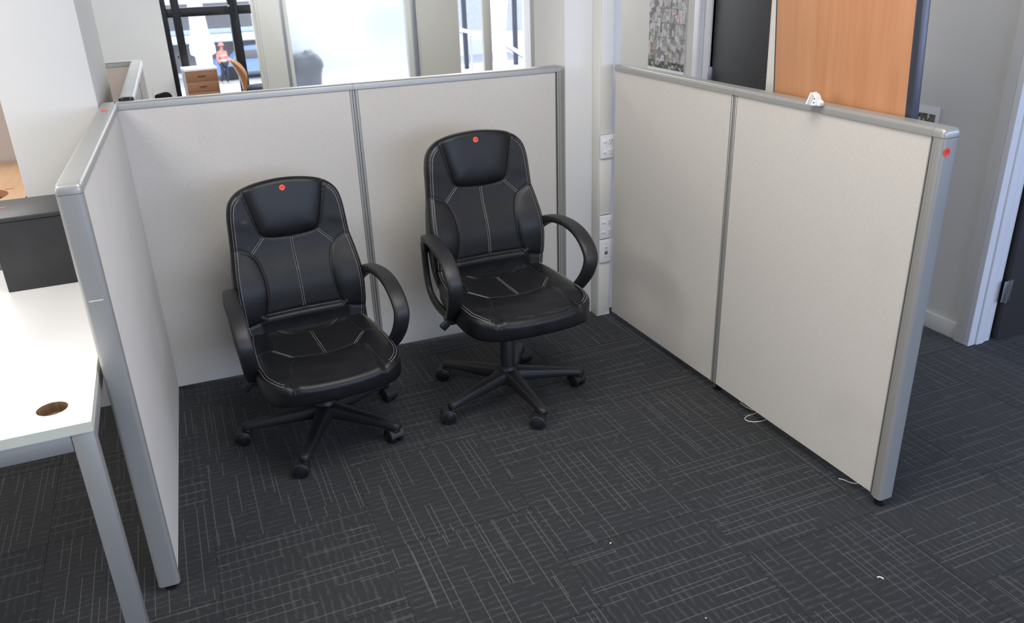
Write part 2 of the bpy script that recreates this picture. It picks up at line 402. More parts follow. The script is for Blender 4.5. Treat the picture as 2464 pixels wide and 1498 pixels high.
# ------------------------------------------------------------------ room shell
T = .478
fl = tag(box('floor', (-6, -7.5, -.02), (9, 6.35, -.004), M['black_gap']), kind='structure')
bm = bmesh.new(); box_bm(bm, (-T/2+.0004, -T/2+.0004, -.004), (T/2-.0004, T/2-.0004, 0), .0008, 1)
tile_me = bpy.data.meshes.new('carpet_tile'); bmesh.ops.recalc_face_normals(bm, faces=bm.faces[:]); bm.to_mesh(tile_me); bm.free(); tile_me.materials.append(M['carpet'])
rr = random.Random(11)
cols = {c: rr.choice([0, .5, .25, .75]) for c in range(-5, 9)}
cols[0] = 0; cols[1] = .5; cols[2] = 0; cols[3] = .5
for c in range(-5, 9):
    for r in range(-5, 6):
        x = .058+T*(c+.5); y = -1.105-T*(r+.5)-cols[c]*T
        if y > 1.3 or (c < -2 and y < -2.0): continue
        o = bpy.data.objects.new('carpet_tile', tile_me); COL.objects.link(o); o.parent = fl
        o.location = (x, y, 0); k = (c+r) % 2
        if c == 0 and r == 0: k = 1
        elif (c, r) in ((0, -1), (1, 0)): k = 0
        o.rotation_euler = (0, 0, math.pi/2*(k+rr.choice([0, 2])))
# carpet beyond the tiled stretch (behind the partitions and behind the camera)
bm = bmesh.new()
for lo, hi in (((-6, -7.5), (9, -3.95)), ((-6, 1.55), (9, 6.35)), ((-6, -3.95), (-2.34, 1.55)), ((4.36, -3.95), (9, 1.55))):
    box_bm(bm, (*lo, -.004), (*hi, -.0005))
tag(from_bm('carpet_field', bm, M['carpet'], fl), kind='stuff')
tag(box('ceiling', (-6, -7.5, 2.7), (9, 6.5, 2.8), M['ceiling']), kind='structure')
tag(box('wall_left', (-6.1, -7.5, 0), (-6, 6.35, 2.7), M['wall_white']), kind='structure')
tag(box('wall_rear', (-6, -7.6, 0), (9, -7.5, 2.7), M['wall_white']), kind='structure')
tag(box('wall_far_right', (9, -7.6, 0), (9.1, 6.5, 2.7), M['wall_white']), kind='structure')
YW = 6.3
# wall with the windows: solid stretches between the openings
tag(box('wall_back', (-6, YW, 0), (.30, YW+.16, 2.7), M['wall_white']), kind='structure')
bm = bmesh.new(); box_bm(bm, (1.111, 5.53, 0), (1.378, 5.60, 2.7), .002)
box_bm(bm, (1.140, 5.520, 0), (1.158, 5.535, 2.7), .003)
tag(from_bm('trim_1', bm, M['trimc'], angle=40), kind='structure')
tag(box('wall_back_middle', (3.03, YW-.02, 0), (3.515, YW+.12, 2.7), M['wall_taupe']), kind='structure')
tag(box('wall_back_right', (4.39, YW-.12, 0), (9, YW+.12, 2.7), M['wall_white']), kind='structure')
bm = bmesh.new(); box_bm(bm, (.30, YW+.02, 2.62), (4.39, YW+.14, 2.7)); tag(from_bm('wall_back_lintel', bm, M['wall_white']), kind='structure')
tag(box('wall_back_sill', (.30, YW+.02, 0), (4.39, YW+.14, .1), M['wall_white']), kind='structure')
# window 1: black steel frame
w1 = tag(empty('window_1', (.74, YW+.08, .1)), kind='structure')
def part_box(name, lo, hi, mat, root, bevel=0.):
    l = Vector(root.location); return box(name, Vector(lo)-l, Vector(hi)-l, mat, root, bevel)
for lo, hi in (((.29, YW, .1), (.345, YW+.14, 2.62)), ((.395, YW+.01, .1), (.475, YW+.13, 2.62)), ((.96, YW+.01, .1), (1.055, YW+.13, 2.62)),
               ((.345, YW+.02, .1), (1.165, YW+.12, .16)), ((.345, YW+.02, 2.56), (1.455, YW+.12, 2.62)), ((.345, YW+.015, 1.145), (.96, YW+.125, 1.235)), ((1.055, YW+.015, 1.145), (1.455, YW+.125, 1.235))):
    part_box('frame_bar', lo, hi, M['winframe'], w1, .004)
for lo, hi in (((.345, YW+.06, .16), (.395, YW+.066, 2.56)), ((.475, YW+.06, .16), (.96, YW+.066, 1.145)), ((.475, YW+.06, 1.235), (.96, YW+.066, 2.56)), ((1.055, YW+.06, .16), (1.455, YW+.066, 2.56))):
    part_box('pane', lo, hi, M['glass'], w1)
part_box('door_knob', (.372, YW-.02, .74), (.388, YW+.02, .775), M['winframe'], w1, .006)
# looped blind cord hanging before the frame
pts = [(.955, YW-.05, 2.5), (.955, YW-.05, 1.6), (.960, YW-.05, 1.15), (.975, YW-.05, 1.09), (.998, YW-.05, 1.075), (1.018, YW-.05, 1.10), (1.012, YW-.05, 1.25), (.992, YW-.05, 1.7), (.975, YW-.05, 2.5)]
ct = tag(empty('blind_cord', (.98, YW-.05, 2.5)), 'black looped blind cord hanging in front of the black window frame', 'cord')
tube('cord', [Vector(p)-ct.location for p in catmull(pts, 40)], .006, M['winframe'], ct, 6)
bm = bmesh.new(); bmesh.ops.create_icosphere(bm, subdivisions=2, radius=.014); bmesh.ops.translate(bm, vec=Vector((.958, YW-.06, 1.235))-ct.location, verts=bm.verts); from_bm('bead', bm, M['steel'], ct, smooth=True)
# window 2: frosted glass in an anodised frame
w2 = tag(empty('window_2', (2.25, YW+.05, .1)), kind='structure')
for lo, hi in (((1.455, YW-.02, .1), (1.515, YW+.1, 2.62)), ((1.515, YW-.0, .1), (1.56, YW+.1, 2.62)), ((2.885, YW, .1), (2.945, YW+.1, 2.62)), ((2.945, YW-.03, .1), (3.0, YW+.1, 2.62)), ((3.0, YW-.01, .1), (3.03, YW+.1, 2.62))):
    part_box('frame_bar', lo, hi, M['alu_bright'] if (hi[0]-lo[0]) > .05 and lo[0] != 2.885 else M['trimc'], w2, .003)
part_box('frame_bar', (1.56, YW, .1), (2.885, YW+.1, .16), M['alu_bright'], w2); part_box('frame_bar', (1.56, YW, 2.56), (2.885, YW+.1, 2.62), M['alu_bright'], w2)
part_box('pane', (1.56, YW+.045, .16), (2.885, YW+.051, 2.56), M['frosted'], w2)
# window 3: clear glass, grey mullion
w3 = tag(empty('window_3', (3.95, YW+.05, .1)), kind='structure')
part_box('mullion', (3.82, YW-.02, .1), (3.925, YW+.05, 2.62), M['duct'], w3, .006)
part_box('frame_bar', (3.515, YW, .1), (4.39, YW+.1, .15), M['alu'], w3); part_box('frame_bar', (3.515, YW, 2.56), (4.39, YW+.1, 2.62), M['alu'], w3)
part_box('pane', (3.515, YW+.045, .15), (3.82, YW+.051, 2.56), M['glass'], w3); part_box('pane', (3.925, YW+.045, .15), (4.39, YW+.051, 2.56), M['glass'], w3)
# columns
tag(box('column', (-.355, .0, 0), (-.056, 1.0, 2.7), M['wall'], None, .004), 'wide cream column behind the white desk, left of the left partition', None, None, 'structure')
tag(box('column', (1.787, -.045, 0), (2.062, .275, 2.7), M['wall_white'], None, .004), 'square white column between the back and the right partition', None, None, 'structure')
# right-hand wall
XR = 3.225
bm = bmesh.new(); box_bm(bm, (XR, -1.1, 0), (XR+.1, .06, 2.7)); box_bm(bm, (XR, .06, 2.08), (XR+.1, .905, 2.7)); box_bm(bm, (XR, .905, 0), (XR+.1, 2.6, 2.7))
tag(from_bm('wall_right', bm, M['wall']), kind='structure')
tag(box('baseboard_right', (XR-.016, -1.055, 0), (XR, .0, .075), M['trimc'], None, .003), kind='structure')
bm = bmesh.new(); box_bm(bm, (XR-.022, -1.10, 0), (XR, -1.052, 2.7), .002); tag(from_bm('trim_2', bm, M['wall'], angle=40), kind='structure')
tr = tag(empty('trim_3', (XR, .95, 0)), kind='structure')
part_box('architrave', (XR-.018, .975, 0), (XR, 1.07, 2.16), M['trimw'], tr, .004); part_box('architrave', (XR-.026, .995, 0), (XR, 1.03, 2.15), M['trimw'], tr, .004)
part_box('jamb', (XR-.01, .905, 0), (XR+.1, .975, 2.10), M['trimw'], tr, .003)
d1 = tag(empty('door_1', (XR+.03, .89, 0)), kind='structure')
part_box('door_leaf', (XR+.008, .07, .012), (XR+.046, .898, 2.07), M['door'], d1, .002)
h = part_box('hinge', (XR-.012, .872, .875), (XR+.008, .912, .978), M['steel'], d1, .001)
cyl('hinge_pin', Vector((XR-.014, .895, .872))-Vector(d1.location), Vector((XR-.014, .895, .982))-Vector(d1.location), .006, M['steel'], h, n=12)
# wall turning away at the right, with the second door
tag(box('wall_return', (XR+.1, -1.12, 0), (XR+.101, -1.02, 2.7), M['wall']), kind='structure')
tr = tag(empty('trim_4', (XR+.05, -1.12, 0)), kind='structure')
part_box('architrave', (XR-.022, -1.128, 0), (XR+.018, -1.10, 2.7), M['trimw'], tr, .003)
part_box('architrave', (XR+.018, -1.136, 0), (XR+.068, -1.10, 2.7), M['trimw'], tr, .006)
part_box('jamb', (XR+.068, -1.126, 0), (XR+.112, -1.02, 2.7), M['trimw'], tr, .004)
d2 = tag(empty('door_2', (XR+.125, -1.13, 0)), kind='structure')
part_box('door_leaf', (XR+.125, -1.148, .012), (XR+.95, -1.108, 2.05), M['door'], d2, .002)
h = part_box('hinge', (XR+.098, -1.152, .195), (XR+.145, -1.147, .290), M['steel'], d2, .001)
cyl('hinge_pin', Vector((XR+.118, -1.155, .192))-Vector(d2.location), Vector((XR+.118, -1.155, .293))-Vector(d2.location), .006, M['steel'], h, n=12)
tag(box('wall_side', (XR+.95, -1.12, 0), (9, -1.02, 2.7), M['wall']), kind='structure')

# ------------------------------------------------------------------ partitions
def rounded_profile(x0, x1, z0, z1, r, n=5):
    """outline in the YZ plane: square at the bottom, round at the top"""
    p = [(x1, z0)]
    for i in range(n+1):
        a = math.pi/2*i/n; p.append((x1-r+r*math.cos(a), z1-r+r*math.sin(a)))
    for i in range(n+1):
        a = math.pi/2+math.pi/2*i/n; p.append((x0+r+r*math.cos(a), z1-r+r*math.sin(a)))
    p.append((x0, z0)); return p
TH = .048
def extrude_rail(name, x0, x1, prof, mat, root):
    bm = bmesh.new(); loft_bm(bm, [[(x, y, z) for y, z in prof] for x in (x0, x1)]); return from_bm(name, bm, mat, root, angle=35)
def post_bm(bm, x0, x1, y0, y1, z0, z1, r, end=1, n=5):
    """vertical post, its outer (end=+1: +x, -1: -x) corners rounded"""
    pl = []
    if end > 0:
        pl.append((x0, y0))
        for i in range(n+1): a = -math.pi/2+math.pi/2*i/n; pl.append((x1-r+r*math.cos(a), y0+r+r*math.sin(a)))
        for i in range(n+1): a = math.pi/2*i/n; pl.append((x1-r+r*math.cos(a), y1-r+r*math.sin(a)))
        pl.append((x0, y1))
    else:
        pl.append((x1, y1))
        for i in range(n+1): a = math.pi/2+math.pi/2*i/n; pl.append((x0+r+r*math.cos(a), y1-r+r*math.sin(a)))
        for i in range(n+1): a = math.pi+math.pi/2*i/n; pl.append((x0+r+r*math.cos(a), y0+r+r*math.sin(a)))
        pl.append((x1, y0))
    loft_bm(bm, [[(x, y, z) for x, y in pl] for z in (z0, z1)])
def partition(name, loc, ang, panels, post_end, zb, H=1.188, fab='fabric', th=TH, label='', feet=(), open_end=None, cap_from=0., cap_to=None, post_w=.034):
    """visible face on local -Y at y=0; thickness towards +Y; panels along local X"""
    r = tag(empty(name, loc, ang), label, 'partition')
    zc = H-.0235
    for i, (a, b) in enumerate(panels):
        bm = bmesh.new(); box_bm(bm, (a, 0, zb), (b, th, zc), .0015, 1); from_bm('fabric_panel', bm, M[fab], r)
        bm = bmesh.new(); box_bm(bm, (a+.004, .006, zb-.004), (b-.004, th-.006, zb+.001)); from_bm('bottom_rail', bm, M['alu_dark'], r)
        if i+1 < len(panels):
            c = panels[i+1][0]
            bm = bmesh.new(); w = c-b
            for k in range(3):
                x0 = b+w*(k/3)+.0008; x1 = b+w*((k+1)/3)-.0008
                box_bm(bm, (x0, -.002 if k != 1 else .001, zb), (x1, th+.002, zc), .001, 1)
            from_bm('joining_strip', bm, M['alu'], r, angle=40)
            bm = bmesh.new(); box_bm(bm, (b, .004, zb), (c, th-.004, zc)); from_bm('joint_core', bm, M['black_gap'], r)
    x0, x1 = panels[0][0], panels[-1][1]
    joints = [(a[1]+b[0])/2 for a, b in zip(panels, panels[1:])]
    prof = rounded_profile(-.005, th+.005, zc, H, .009)
    seg = [cap_from if cap_from is not None else x0]+[j-.0006 for j in joints for _ in (0,)]+[cap_to if cap_to is not None else x1]
    xs = [seg[0]]
    for j in joints: xs += [j-.0005, j+.0005]
    xs.append(seg[-1])
    for a, b in zip(xs[::2], xs[1::2]):
        extrude_rail('top_rail', a, b, prof, M['alu'], r)
        bm = bmesh.new(); box_bm(bm, (a+.001, .001, zc-.003), (b-.001, th-.001, zc)); from_bm('rail_gasket', bm, M['black_gap'], r)
    for side in post_end:
        e = x1 if side > 0 else x0; w = post_w
        lo, hi = sorted((e+side*.0045, e+side*w))
        # aluminium panel edge, dark groove, rounded post, cap corner, foot
        bm = bmesh.new(); box_bm(bm, (min(e-side*.004, e), -.002, zb), (max(e-side*.004, e), th+.002, zc), .001, 1); from_bm('edge_strip', bm, M['alu'], r)
        bm = bmesh.new(); box_bm(bm, (min(e, e+side*.006), .006, zb), (max(e, e+side*.006), th-.006, zc)); from_bm('groove', bm, M['black_gap'], r)
        bm = bmesh.new()
        ga = (lo, lo+.009) if side > 0 else (hi-.009, hi)
        box_bm(bm, (ga[0], -.004, zb-.004), (ga[1], th+.004, zc), .001, 1)
        gb = (lo+.0095, hi) if side > 0 else (lo, hi-.0095)
        post_bm(bm, gb[0], gb[1], -.005, th+.005, zb-.006, zc-.0012, .011, side)
        from_bm('end_post', bm, M['alu'], r, angle=35)
        bm = bmesh.new()
        if side > 0: rings = [(lo-.004, 0), (hi-.011, 0), (hi-.0055, .0015), (hi-.0015, .0055), (hi, .011)]
        else: rings = [(hi+.004, 0), (lo+.011, 0), (lo+.0055, .0015), (lo+.0015, .0055), (lo, .011)]
        R = []
        for (xx, dz) in rings:
            pr = rounded_profile(-.005+dz*.55, th+.005-dz*.55, zc, H-dz, .010); R.append([(xx, y, z) for y, z in pr])
        loft_bm(bm, R); from_bm('cap_corner', bm, M['alu'], r, angle=50)
        fx = (lo+hi)/2
        bm = bmesh.new(); lathe_bm(bm, [(.015, 0), (.0165, .003), (.0165, .008), (.010, .011), (.006, .012), (.006, zb)], 20, (fx-side*.004, th/2, 0)); from_bm('levelling_foot', bm, M['black_gloss'], r, angle=40)
    for fx in feet:
        bm = bmesh.new(); lathe_bm(bm, [(.015, 0), (.0165, .003), (.0165, .008), (.006, .012), (.006, zb)], 20, (fx, th/2, 0)); from_bm('levelling_foot', bm, M['black_gloss'], r, angle=40)
    return r
# back partition
aB = math.atan2(-.0476, 1.7403); LB = 1.7410
pb = partition('partition', (0, 0, 0), aB, [(.001, .8475), (.8795, LB-.018+.018)], [1], .023, label='long beige fabric partition across the back, behind both black office chairs', feet=(.3, .86, 1.4), post_w=.029, cap_from=-.004)
# left partition
dL = Vector((.050, 1.218)); aL = math.atan2(dL.y, dL.x); LL = dL.length
pl = partition('partition', (-.0475, -1.218, 0), aL, [(0, LL-.003)], [-1], .024, label='beige fabric partition on the left with grey end post, beside the white desk', feet=(.6, 1.15), post_w=.036, cap_to=LL+.045)
sticker(pl, Matrix.Translation((LL-.155, .026, 1.1882)), None, .0125)
# pale scratch on the left end post
tag(box('scratch', (-.0364, .008, .9), (-.0358, .04, .9025), M['trimc'], pl), 'pale scratch across the grey end post')
# right partition
dR = Vector((.0297, -1.618)); aR = math.atan2(dR.y, dR.x); LR = dR.length
pr = partition('partition', (1.971, -.162, 0), aR, [(0, .787), (.818, LR)], [1], .038, label='beige fabric partition on the right with grey end post numbered 173', feet=(.80,), post_w=.040)
sticker(pr, basis((LR+.0402, .012, 1.128), (0, 1, 0), (0, 0, 1), (1, 0, 0)), '173', .0125)
# rear partitions seen over the top at the left
a2 = math.atan2(1.25, .030)
p2 = partition('partition', (.060, .072, 0), a2, [(0, .66), (.665, 1.33)], [], .02, H=1.200, th=.046, label='narrow rear partition running away behind the back partition, open rail end showing', feet=(.1, 1.2), cap_from=0)
bm = bmesh.new(); box_bm(bm, (-.0012, -.002, 1.178), (-.0002, .009, 1.195)); box_bm(bm, (-.0012, .0105, 1.180), (-.0002, .036, 1.197)); box_bm(bm, (-.0012, .0375, 1.178), (-.0002, .049, 1.195)); from_bm('rail_opening', bm, M['black_gap'], p2)
p3 = partition('partition', (-.36, 1.40, 0), 0.0, [(0, .45)], [], .02, H=1.200, label='pinkish rear partition crossing behind the cream column', fab='fabric_pink', feet=(.1, .4))
# white sheet with red marks on the far rear partition
sh = tag(empty('sheet_of_paper', (.118, .66, 1.0)), 'narrow white sheet with two red marks hanging on the rear partition', 'paper')
sh.rotation_euler = (0, 0, a2)
box('sheet', (0, -.006, -.15), (.16, -.003, .13), M['paper'], sh); box('mark', (.10, -.0075, .085), (.13, -.006, .091), M['redprint'], sh); box('mark', (.07, -.0075, .05), (.10, -.006, .056), M['redprint'], sh)

# ------------------------------------------------------------------ office chairs
B0, SL = .136, .199
ALP = math.atan(SL); NB = np.array([0, -math.cos(ALP), math.sin(ALP)])
def half(pts):            # mirror a half outline (a>=0, first and last on the axis)
    P = [tuple(p) for p in pts]; return P+[(-a, b) for a, b in P[-2:0:-1]]
BACK = half([(0, .543), (.07, .538), (.128, .526), (.168, .507), (.196, .476), (.209, .430), (.214, .37), (.219, .31), (.228, .25), (.235, .18), (.235, .10), (.229, .02), (.205, -.05), (.12, -.075), (0, -.08)])
SEAT = half([(0, .225), (.10, .222), (.175, .208), (.212, .165), (.228, .09), (.238, 0), (.244, -.09), (.243, -.18), (.232, -.245), (.203, -.292), (.155, -.318), (.08, -.331), (0, -.335)])
PAD = half([(0, .60), (.15, .60), (.146, .515), (.134, .45), (.117, .38), (.104, .350), (.080, .339), (.04, .334), (0, .3325)])
LSEAM = [(.26, .322), (.205, .314), (.178, .303), (.151, .287), (.134, .258), (.124, .212), (.122, .16), (.128, .11), (.141, .067), (.165, .048), (.26, .030)]
def mir(l): return [(-a, b) for a, b in l]
def dist_poly(P, line, closed=False):
    P = np.asarray(P); d = np.full(len(P), 1e9); L_ = list(line)+([line[0]] if closed else [])
    for (ax, ay), (bx, by) in zip(L_, L_[1:]):
        vx, vy = bx-ax, by-ay; t = np.clip(((P[:, 0]-ax)*vx+(P[:, 1]-ay)*vy)/(vx*vx+vy*vy+1e-12), 0, 1)
        d = np.minimum(d, np.hypot(P[:, 0]-ax-t*vx, P[:, 1]-ay-t*vy))
    return d
def inside(P, poly):
    x, y = P[:, 0], P[:, 1]; c = np.zeros(len(P), bool); n = len(poly)
    for i in range(n):
        (x1, y1), (x2, y2) = poly[i], poly[(i+1) % n]
        if y1 == y2: continue
        k = ((y1 > y) != (y2 > y)) & (x < (x2-x1)*(y-y1)/(y2-y1)+x1); c ^= k
    return c
def sstep(x): x = np.clip(x, 0, 1); return x*x*(3-2*x)
BSEAMS_DEEP = [PAD, LSEAM, mir(LSEAM), [(-.141, .069), (0, .0725), (.141, .069)]]
BSEAMS_FINE = [[(0, .333), (0, .073)], [(.098, .346), (.151, .289)], [(-.098, .346), (-.151, .289)]]
PADs = [tuple(p) for p in catmull(PAD, 120, True)]
LS = [tuple(p) for p in catmull(LSEAM, 50)]
BOL = LS+[(.26, .03), (.26, .32)]
def F_back(P):
    a, h = P[:, 0], P[:, 1]
    f = .016*(np.abs(a)/.22)**2.2 + .022*np.exp(-((h-.155)/.10)**2) - .010*np.exp(-((h-.30)/.08)**2)
    dp = dist_poly(P, PADs, True); ip = inside(P, PADs)
    f += np.where(ip, .020*(1-np.exp(-dp/.020))-.004, 0)
    ib = inside(P, BOL) | inside(P*[-1, 1], BOL); db = np.minimum(dist_poly(P, LS), dist_poly(P, mir(LS)))
    f += np.where(ib, .009*(1-np.exp(-db/.018)), 0)
    lum = sstep((.073-h)/.018)*sstep((.17-np.abs(a))/.03); f += .014*lum*np.exp(-np.clip(.045-h, 0, 1)/.05)
    for s in (PADs, LS, mir(LS)): f -= .0040*np.exp(-(dist_poly(P, s)/.0040)**2)
    f -= .006*np.exp(-(dist_poly(P, BSEAMS_DEEP[3])/.005)**2)
    for s in BSEAMS_FINE: f -= np.where(~ip, .0022*np.exp(-(dist_poly(P, s)/.003)**2), 0)
    # a few soft creases in the leather
    f += .0012*np.sin(h*60+a*25)*np.exp(-((np.abs(a)-.17)/.04)**2)*sstep((.48-h)/.1)*sstep((h-.33)/.05)
    return f
INS_B = [(-.152, .13), (-.125, .128), (-.076, .098), (0, .084), (.076, .098), (.125, .128), (.152, .13)]
INS_F = [(-.109, -.104), (-.058, -.122), (0, -.128), (.058, -.122), (.109, -.104)]
INS_S = [(.150, .13), (.150, .07), (.153, .012), (.165, -.03)]
SD1 = [(.168, -.034), (.110, -.106)]
FR = [(.110, -.106), (.128, -.160), (.146, -.22), (.154, -.28), (.156, -.34)]
SS = [(.166, -.032), (.19, -.038), (.226, -.05)]
BK = [(.152, .13), (.175, .16), (.20, .205)]
def F_seat(P):
    a, b = P[:, 0], P[:, 1]
    f = -.032*(np.clip(-.17-b, 0, 1)/.165)**2 - .010*np.clip((b-.12)/.1, 0, 1)**2
    f += .010*sstep((np.abs(a)-.10)/.10) - .014*sstep((np.abs(a)-.20)/.045)
    f += .009*sstep((-.125-b)/.04)*sstep((.15-np.abs(a))/.02)
    f -= .004*np.exp(-((b-.05)/.12)**2)*np.exp(-(a/.12)**2)
    f += .010*sstep((b-.10)/.03)*sstep((.17-np.abs(a))/.03)
    for s in (INS_B, INS_F, FR, mir(FR)): f -= .0035*np.exp(-(dist_poly(P, s)/.0042)**2)
    for s in (INS_S, mir(INS_S), SD1, mir(SD1), SS, mir(SS), BK, mir(BK), [(0, .084), (0, -.128)]): f -= .002*np.exp(-(dist_poly(P, s)/.0035)**2)
    f += .0014*np.sin(b*75+a*20)*np.exp(-((b+.24)/.05)**2)
    return f
def cushion(outline, F, thick, r, place, M_=300, rings=64, centre=(0, 0)):
    O = catmull(outline, M_, True); C = np.array(centre)
    Tn = np.roll(O, -1, 0)-np.roll(O, 1, 0); Nn = np.stack([Tn[:, 1], -Tn[:, 0]], 1); Nn /= np.linalg.norm(Nn, axis=1)[:, None]
    if ((O-C)*Nn).sum() < 0: Nn = -Nn
    inner = O-Nn*r; V = []; P2 = []
    for i in range(rings):
        rho = (i+1)/rings; rho = rho**.85
        P = C+(inner-C)*rho; V.append(np.c_[P, F(P)]); P2.append(P)
    e = F(inner)
    for k in range(1, 8):
        ph = math.pi/2*(1-k/7); P = O-Nn*(r-r*math.cos(ph)); V.append(np.c_[P, e-r*(1-math.sin(ph))]); P2.append(P)
    bot = np.minimum(-thick, e-r*1.15)
    V.append(np.c_[O-Nn*.001, (e-r)*.5+(bot+.012)*.5]); P2.append(O)
    V.append(np.c_[O-Nn*.001, bot+.012]); P2.append(O)
    V.append(np.c_[O-Nn*.004, bot+.004]); P2.append(O)
    V.append(np.c_[O-Nn*.014, bot]); P2.append(O)
    nr = len(V); cen = F(C[None])[0]
    verts = np.vstack(V+[[[*C, cen]], [[*C, bot.mean()]]]); p2 = np.vstack(P2+[C[None], C[None]])
    ci = nr*M_; faces = []
    for i in range(nr-1):
        a = np.arange(M_)+i*M_; b = np.roll(np.arange(M_), -1)+i*M_
        faces += np.stack([a, b, b+M_, a+M_], 1).tolist()
    for k in range(M_): faces.append([ci, (k+1) % M_, k])
    o = (nr-1)*M_
    for k in range(M_): faces.append([o+k, o+(k+1) % M_, ci+1])
    return place(verts), faces, p2, nr, M_, rings
def split_parts(V, faces, cls, names, mats, parent):
    """one smooth skin cut along its seams into parts that keep the normals of the whole"""
    me = bpy.data.meshes.new('whole'); me.from_pydata(V.tolist(), [], faces); me.update()
    bm = bmesh.new(); bm.from_mesh(me); bmesh.ops.recalc_face_normals(bm, faces=bm.faces[:]); bm.to_mesh(me); bm.free()
    nn = np.zeros(len(V)*3); me.vertices.foreach_get('normal', nn); nn = nn.reshape(-1, 3)
    fl_ = [tuple(p.vertices) for p in me.polygons]; bpy.data.meshes.remove(me); out = []
    for k, nm in enumerate(names):
        idx = [f for f, c in zip(fl_, cls) if c == k]
        if not idx: out.append(None); continue
        used = sorted({v for f in idx for v in f}); mp = {v: i for i, v in enumerate(used)}
        m2 = bpy.data.meshes.new(nm); m2.from_pydata([tuple(V[v]) for v in used], [], [tuple(mp[v] for v in f) for f in idx])
        o = mesh_obj(nm, m2, mats[k], parent, smooth=True)
        m2.normals_split_custom_set_from_vertices([tuple(nn[v]) for v in used]); out.append(o)
    return out
def stitch_row(bm, pts2, F, place, off=0., dash=.0042, gap=.0023, w=.0013, lift=.0009):
    P = catmull(pts2, max(8, int(np.linalg.norm(np.diff(np.array(pts2), axis=0), axis=1).sum()/.0015)))
    t = np.gradient(P, axis=0); t /= np.linalg.norm(t, axis=1)[:, None]; n = np.stack([-t[:, 1], t[:, 0]], 1)
    P = P+n*off; s = np.r_[0, np.cumsum(np.linalg.norm(np.diff(P, axis=0), axis=1))]
    starts = np.arange(0, s[-1]-dash, dash+gap)
    for q in starts:
        ss = [q, q+dash/2, q+dash]; c = np.stack([np.interp(ss, s, P[:, i]) for i in (0, 1)], 1)
        nn = np.stack([np.interp(ss, s, n[:, i]) for i in (0, 1)], 1)
        hgt = F(c); k = [0, 1., 0]
        A = place(np.c_[c-nn*w/2, hgt-.0002]); B = place(np.c_[c+nn*w/2, hgt-.0002]); Tt = place(np.c_[c, hgt+lift*np.array([.25, 1, .25])])
        va = [bm.verts.new(p) for p in A]; vb = [bm.verts.new(p) for p in B]; vt = [bm.verts.new(p) for p in Tt]
        for i in (0, 1):
            bm.faces.new((va[i], va[i+1], vt[i+1], vt[i])); bm.faces.new((vt[i], vt[i+1], vb[i+1], vb[i]))

